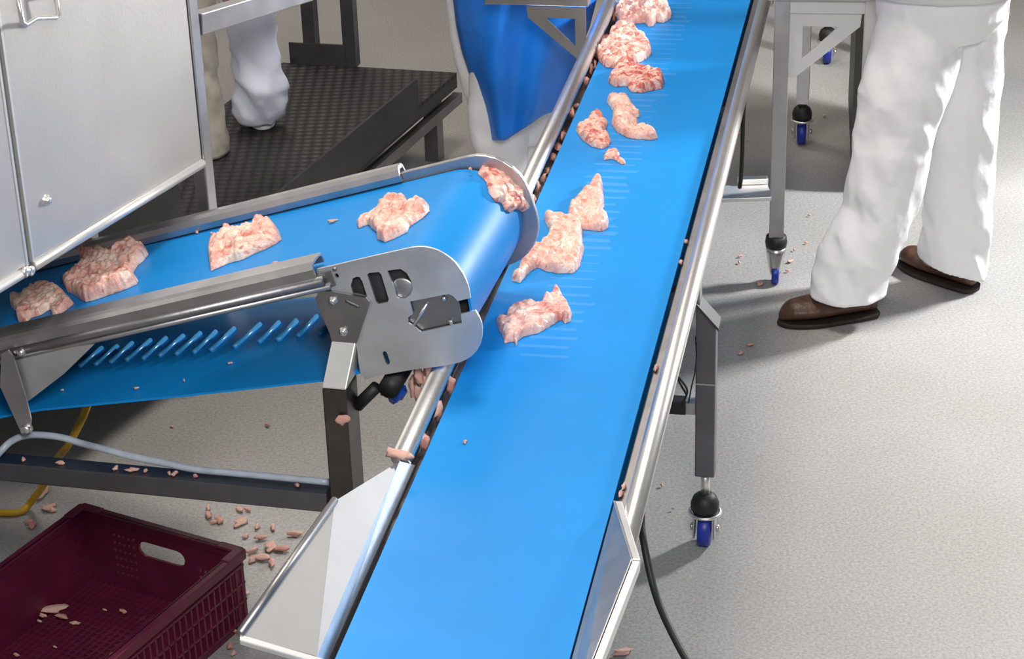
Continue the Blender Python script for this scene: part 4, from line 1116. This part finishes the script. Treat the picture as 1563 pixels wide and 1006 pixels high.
meat(zp('Z6', (385, 300), (400, 280), (465, 262), (510, 225), (520, 200), (580, 190), (635, 200), (645, 235), (690, 207), (735, 222), (738, 245), (700, 280), (640, 320), (630, 345), (570, 375), (520, 395), (485, 380), (480, 345), (460, 330), (440, 310), (395, 328)), IF, 'spread chicken piece with a thin left wing on the inclined belt above the end plate', .022, MEAT)
meat(zp('Z6', (972, 70), (985, 42), (1050, 38), (1110, 55), (1150, 75), (1180, 110), (1205, 160), (1232, 205), (1220, 262), (1190, 262), (1160, 245), (1140, 264), (1110, 250), (1095, 215), (1060, 205), (1030, 165), (1015, 110)), IF, 'chicken piece tipping over the drum end of the inclined belt beside the curved rim', .020, MEAT_RED, wrap=wrapc2, unproj=undrum, lift=.0)
# main belt
meat(zp('Y6', (300, 70), (320, 35), (380, 10), (430, -15), (560, -15), (610, 10), (640, 60), (635, 90), (590, 115), (550, 110), (530, 135), (500, 138), (480, 115), (400, 122), (340, 118)), BF, 'chicken piece furthest up the long belt, cut by the top edge', .034, MEAT, .6)
meat(zp('Y6', (270, 190), (300, 155), (360, 148), (420, 170), (480, 215), (515, 260), (522, 300), (490, 330), (440, 355), (400, 362), (340, 370), (310, 385), (250, 380), (215, 350), (200, 318), (196, 300), (222, 268), (265, 245)), BF, 'round folded chicken piece second from the top of the long belt by the left rail', .032, MEAT_RED, .5)
meat(zp('Y6', (262, 465), (290, 430), (330, 400), (335, 365), (360, 355), (390, 370), (400, 395), (450, 395), (520, 420), (585, 435), (597, 470), (585, 505), (530, 515), (460, 530), (400, 525), (370, 490), (310, 495), (280, 485)), BF, 'blood red and white chicken piece on the long belt', .030, MEAT_BLOODY, .5)
meat(zp('Y6', (255, 590), (270, 570), (320, 572), (345, 558), (380, 570), (400, 605), (425, 640), (455, 660), (450, 675), (420, 680), (445, 705), (440, 730), (480, 745), (545, 775), (560, 800), (530, 810), (430, 805), (370, 795), (310, 760), (282, 720), (290, 680), (290, 640)), BF, 'curved chicken piece with a long pointed tail at its lower right on the long belt', .026, MEAT, .5)
meat(zp('Y6', (72, 760), (90, 735), (130, 720), (160, 675), (200, 652), (230, 670), (245, 705), (265, 710), (255, 745), (235, 775), (270, 795), (285, 820), (265, 850), (225, 865), (165, 850), (110, 815)), BF, 'small cupped chicken piece near the left rail above the tiny scrap', .024, MEAT_RED, .5)
meat(zp('Y6', (235, 925), (250, 895), (290, 875), (320, 885), (335, 905), (325, 920), (365, 945), (368, 960), (340, 965), (310, 940), (280, 930), (240, 940)), BF, 'smallest chicken scrap on the open middle of the long belt', .014, MEAT_RED)
meat(zp('Y7', (420, 290), (435, 240), (470, 200), (520, 150), (555, 112), (580, 102), (600, 112), (608, 180), (612, 235), (590, 265), (635, 310), (630, 345), (600, 362), (540, 355), (500, 350), (440, 335)), BF, 'triangular mottled chicken piece leaning on the pile below the drop-off', .030, MEAT, .4)
meat(zp('Y7', (300, 300), (330, 292), (400, 290), (450, 305), (500, 345), (500, 400), (508, 460), (485, 545), (455, 575), (380, 577), (310, 565), (270, 545), (230, 570), (180, 625), (135, 615), (165, 570), (215, 490), (260, 450), (310, 420), (335, 370)), BF, 'wide mottled chicken piece just below the drop-off with a skin flap to the drum', .030, MEAT, .45)
meat(zp('Y7', (58, 830), (75, 815), (105, 818), (110, 785), (140, 760), (200, 740), (240, 742), (285, 750), (300, 710), (340, 685), (362, 658), (385, 675), (400, 705), (425, 745), (447, 790), (440, 820), (410, 835), (390, 815), (340, 845), (270, 885), (200, 900), (170, 920), (160, 950), (145, 925), (100, 935), (85, 890), (70, 870)), BF, 'bone-shaped chicken piece lowest on the long belt', .028, MEAT, .4)
# ------------------------------------------------------------------ scraps
def scrap_mesh(seed):
    bm = bmesh.new(); bmesh.ops.create_icosphere(bm, subdivisions=2, radius=1)
    for v in bm.verts:
        d = noise.noise(v.co * 1.6 + V((seed * 5.1, seed, 0))) * .8 + noise.noise(v.co * 3.5 + V((0, seed * 3.3, seed))) * .5
        v.co *= 1 + d
    me = bpy.data.meshes.new('scrap'); bm.to_mesh(me); bm.free()
    for p in me.polygons: p.use_smooth = True
    return me
SM = [[], [], []]
for i in range(5):
    for j, mt in enumerate((MEAT, MEAT_RED, MEAT_BLOODY)):
        me = scrap_mesh(i * 3 + j + 1); me.materials.append(mt); SM[j].append(me)
nsc = 0
def scrap(loc, L, wd, ht, az, kind, label, group, name='meat_scrap', up=Z, tilt=None):
    global nsc
    nsc += 1
    me = SM[kind][nsc % 5]; o = bpy.data.objects.new(name, me); COL.objects.link(o)
    zmin = min(v.co.z for v in me.vertices)
    o.scale = (L / 2, wd / 2, ht / 2); o.rotation_euler = (0, 0, az)
    o.location = V(loc) + Z * (-zmin * ht / 2 * 1.0)
    if tilt: o.rotation_euler = tilt
    tag(o, label, 'meat scrap', group); return o
random.seed(11)
def rnd_kind(): return random.choice((0, 0, 0, 0, 1, 2))
FS = [(65, 750, 40), (75, 780, 22), (50, 806, 20), (80, 775, 10), (45, 800, 12), (318, 778, 12), (318, 790, 14), (335, 797, 16), (326, 800, 10), (366, 781, 12), (379, 781, 10), (368, 800, 26), (393, 807, 12), (417, 809, 12), (375, 821, 10), (398, 825, 16), (413, 838, 22), (430, 842, 20), (385, 845, 14), (400, 855, 22), (415, 862, 18), (385, 858, 12), (450, 819, 18), (374, 909, 10), (362, 934, 13), (360, 966, 12), (352, 990, 14), (357, 1000, 10), (160, 609, 6), (408, 652, 9), (262, 653, 6), (240, 668, 0)]
for x, y, L in FS:
    if L:
        w = atz((x, y), .001); l_ = L / 500
        scrap(w, l_, l_ * random.uniform(.3, .6), min(.014, l_ * .5), random.uniform(0, 3), rnd_kind(), 'small pink meat scrap on the floor around the maroon crate', 'meat scraps on the floor by the crate')
for x, y, L in ((1130, 392, 8), (1123, 403, 0), (1212, 383, 6), (1230, 372, 6), (1206, 400, 12), (1202, 415, 8), (1160, 434, 18), (1131, 540, 14), (1145, 528, 12), (1258, 178, 9), (1128, 402, 7), (1185, 510, 0), (1010, 742, 6), (1027, 778, 4), (1235, 330, 5), (1130, 205, 7), (1140, 216, 6)):
    if L:
        w = atz((x, y), .003); l_ = L / 560
        scrap(w, l_, l_ * .5, .007, random.uniform(0, 3), rnd_kind(), 'tiny meat scrap on the pale floor right of the long belt', 'meat scraps on the right floor')
w = atz((950, 998), .004); scrap(w, .05, .018, .010, .2, 0, 'thin pale meat scrap on the floor at the bottom edge beside the right guide plate', None)
# in the crate
for x, y, L in ((80, 932, 42), (95, 945, 20), (66, 942, 12), (115, 954, 14), (160, 933, 8), (188, 936, 12), (235, 880, 10), (248, 894, 10), (84, 989, 7), (174, 1002, 12), (25, 1002, 10), (60, 950, 8)):
    w = atz((x, y), .021); l_ = L / 640
    scrap(w, l_, l_ * random.uniform(.25, .5), min(.010, l_ * .5), random.uniform(-.6, .3), rnd_kind(), 'pink meat scrap lying inside the maroon crate', 'meat scraps inside the crate')
# on the base beam
bt = bz + .0225
for x, y, L in ((178, 715, 12), (205, 716, 18), (235, 705, 8), (100, 700, 14), (268, 724, 12), (300, 726, 8), (453, 745, 10), (250, 737, 8), (48, 690, 12)):
    w = on_plane((x, y), Z, bt); w2 = w - N2 * (w.dot(N2) - (nb - .006)); w2.z = bt
    scrap(w2, L / 700, L / 1300, .008, random.uniform(0, 3), rnd_kind(), 'meat scrap stuck on the steel base beam above the crate', 'meat scraps on the base beam')
# in the gap along the left rail
random.seed(5)
sg = 6.32
while sg > 4.35:
    L = random.uniform(.018, .055)
    scrap(MC(sg, -.8735 + random.uniform(-.0005, .0005), .7235), L, random.uniform(.010, .0185), random.uniform(.012, .034), A1 + random.uniform(-.25, .25), random.choice((2, 2, 2, 1, 1, 0)), 'red meat scrap caught in the gap between the long belt and its left rail', 'meat scraps along the left rail')
    sg -= L * .6 + random.uniform(.02, .16)
for sg, L, kd in ((3.74, .025, 2), (3.63, .045, 0), (3.5, .03, 2)):
    scrap(MC(sg, -.8735, .7238), L, .016, .034, A1, kd, 'meat scrap in the gap by the left rail below the end plate', 'meat scraps in the gap below the end plate')
# along the right belt edge
for (x, y, L, kd) in ((1047, 371, 10, 1), (1039, 403, 10, 0), (1001, 565, 20, 1), (952, 745, 18, 0), (947, 757, 16, 1)):
    w = atz((x, y), .748); scrap(w, L / 700, .008, .008, A1, kd, 'meat scrap at the right edge of the long belt', 'meat scraps on the right belt edge')
w = atz((710, 676), HB); scrap(w, .018, .006, .004, 1.4, 2, 'thin red meat shred on the bare lower part of the long belt', None)
w = atz((608, 700), .786); scrap(w, .05, .025, .016, -.5, 0, 'pale meat strip hanging on the top corner of the left guide plate', None)
# scraps on the inclined belt
for (x, y, L) in ((508, 339, 14), (421, 404, 12), (301, 356, 6), (718, 260, 5)):
    w = c2u((x, y), UB + .001); scrap(w, L / 700, .010, .006, .3, 1 if L == 12 else 0, 'tiny meat crumb on the inclined belt', 'meat crumbs on the inclined belt')
for (x, y, L) in ((351, 556, 7), (208, 594, 7), (95, 597, 5), (281, 582, 3)):
    w = on_plane((x, y), rn, pA.dot(rn)); scrap(w, L / 700, .007, .005, .3, 0, 'tiny crumb on the underside run of the inclined belt', 'crumbs on the return belt')
# meat dangling below the end plate, on the left rail
hang = [((640, 582), .035, 0), ((655, 578), .04, 0), ((668, 582), .03, 2), ((630, 600), .035, 0), ((596, 585), .03, 1), ((585, 600), .025, 1), ((640, 612), .035, 0), ((672, 632), .03, 0), ((650, 598), .03, 1)]
for i, ((x, y), L, kd) in enumerate(hang):
    w = on_plane((x, y), N2, NN0 + .035 + .006 * (i % 4)); 
    scrap(w - Z * L * .3, L * .55, L * .4, L * 1.3, random.uniform(0, 3), kd, 'meat shred hanging below the end plate of the inclined belt', 'meat shreds under the end plate')
w = on_plane((524, 650), N2, NN0 + NP - .006); scrap(w, .03, .008, .022, .1, 1, 'pink meat shred stuck to the front of the near conveyor post', None)
w = on_plane((600, 598), N2, NN0 + .05)
b = MB(); b.lathe(w - Z * .012, V((.3, .2, 1)), [(.008, -.012), (.02, 0), (.026, .014), (.016, .028), (.005, .034)], 9)
for v in b.v: v += V((noise.noise(v * 90), noise.noise(v * 90 + V((5, 0, 0))), noise.noise(v * 80))) * .012
tag(b.build('plastic_film', RAGBLUE), 'crumpled bit of blue plastic film caught under the end plate', 'film')

# ------------------------------------------------------------------ light
def area(name, loc, tgt, size, power, col=(1, 1, 1), sy=None):
    ld = bpy.data.lights.new(name, 'AREA'); ld.energy = power; ld.color = col; ld.shape = 'RECTANGLE'; ld.size = size; ld.size_y = sy or size
    o = bpy.data.objects.new(name, ld); COL.objects.link(o); o.location = loc
    o.rotation_euler = (V(tgt) - V(loc)).to_track_quat('-Z', 'Y').to_euler(); return o
area('stand_lamp', (2.6, 6.2, 1.7), (.6, 5.7, .3), .28, 98, (.98, .99, 1))
area('ceiling_lamp', (-.05, 5.1, 4.6), (-.05, 5.1, 0), 1.1, 98, (1, .93, .84))
area('front_fill_lamp', (.3, .8, 3.3), (-.3, 4.3, .6), .9, 88, (1, .98, .95))  # fill added from the camera side to brighten meat and belts, no fixture known
area('ceiling_lamp', (-1.0, 8.6, 4.4), (-.5, 7.2, 0), 1.4, 50, (1, .87, .70))
w = bpy.data.worlds.new('world'); SC.world = w; w.use_nodes = True
bg = w.node_tree.nodes['Background']; bg.inputs[0].default_value = (.90, .93, 1.0, 1); bg.inputs[1].default_value = .16
SC.view_settings.view_transform = 'Standard'; SC.view_settings.look = 'None'; SC.view_settings.gamma = 1; SC.view_settings.use_curve_mapping = False
SC.view_settings.exposure = .25
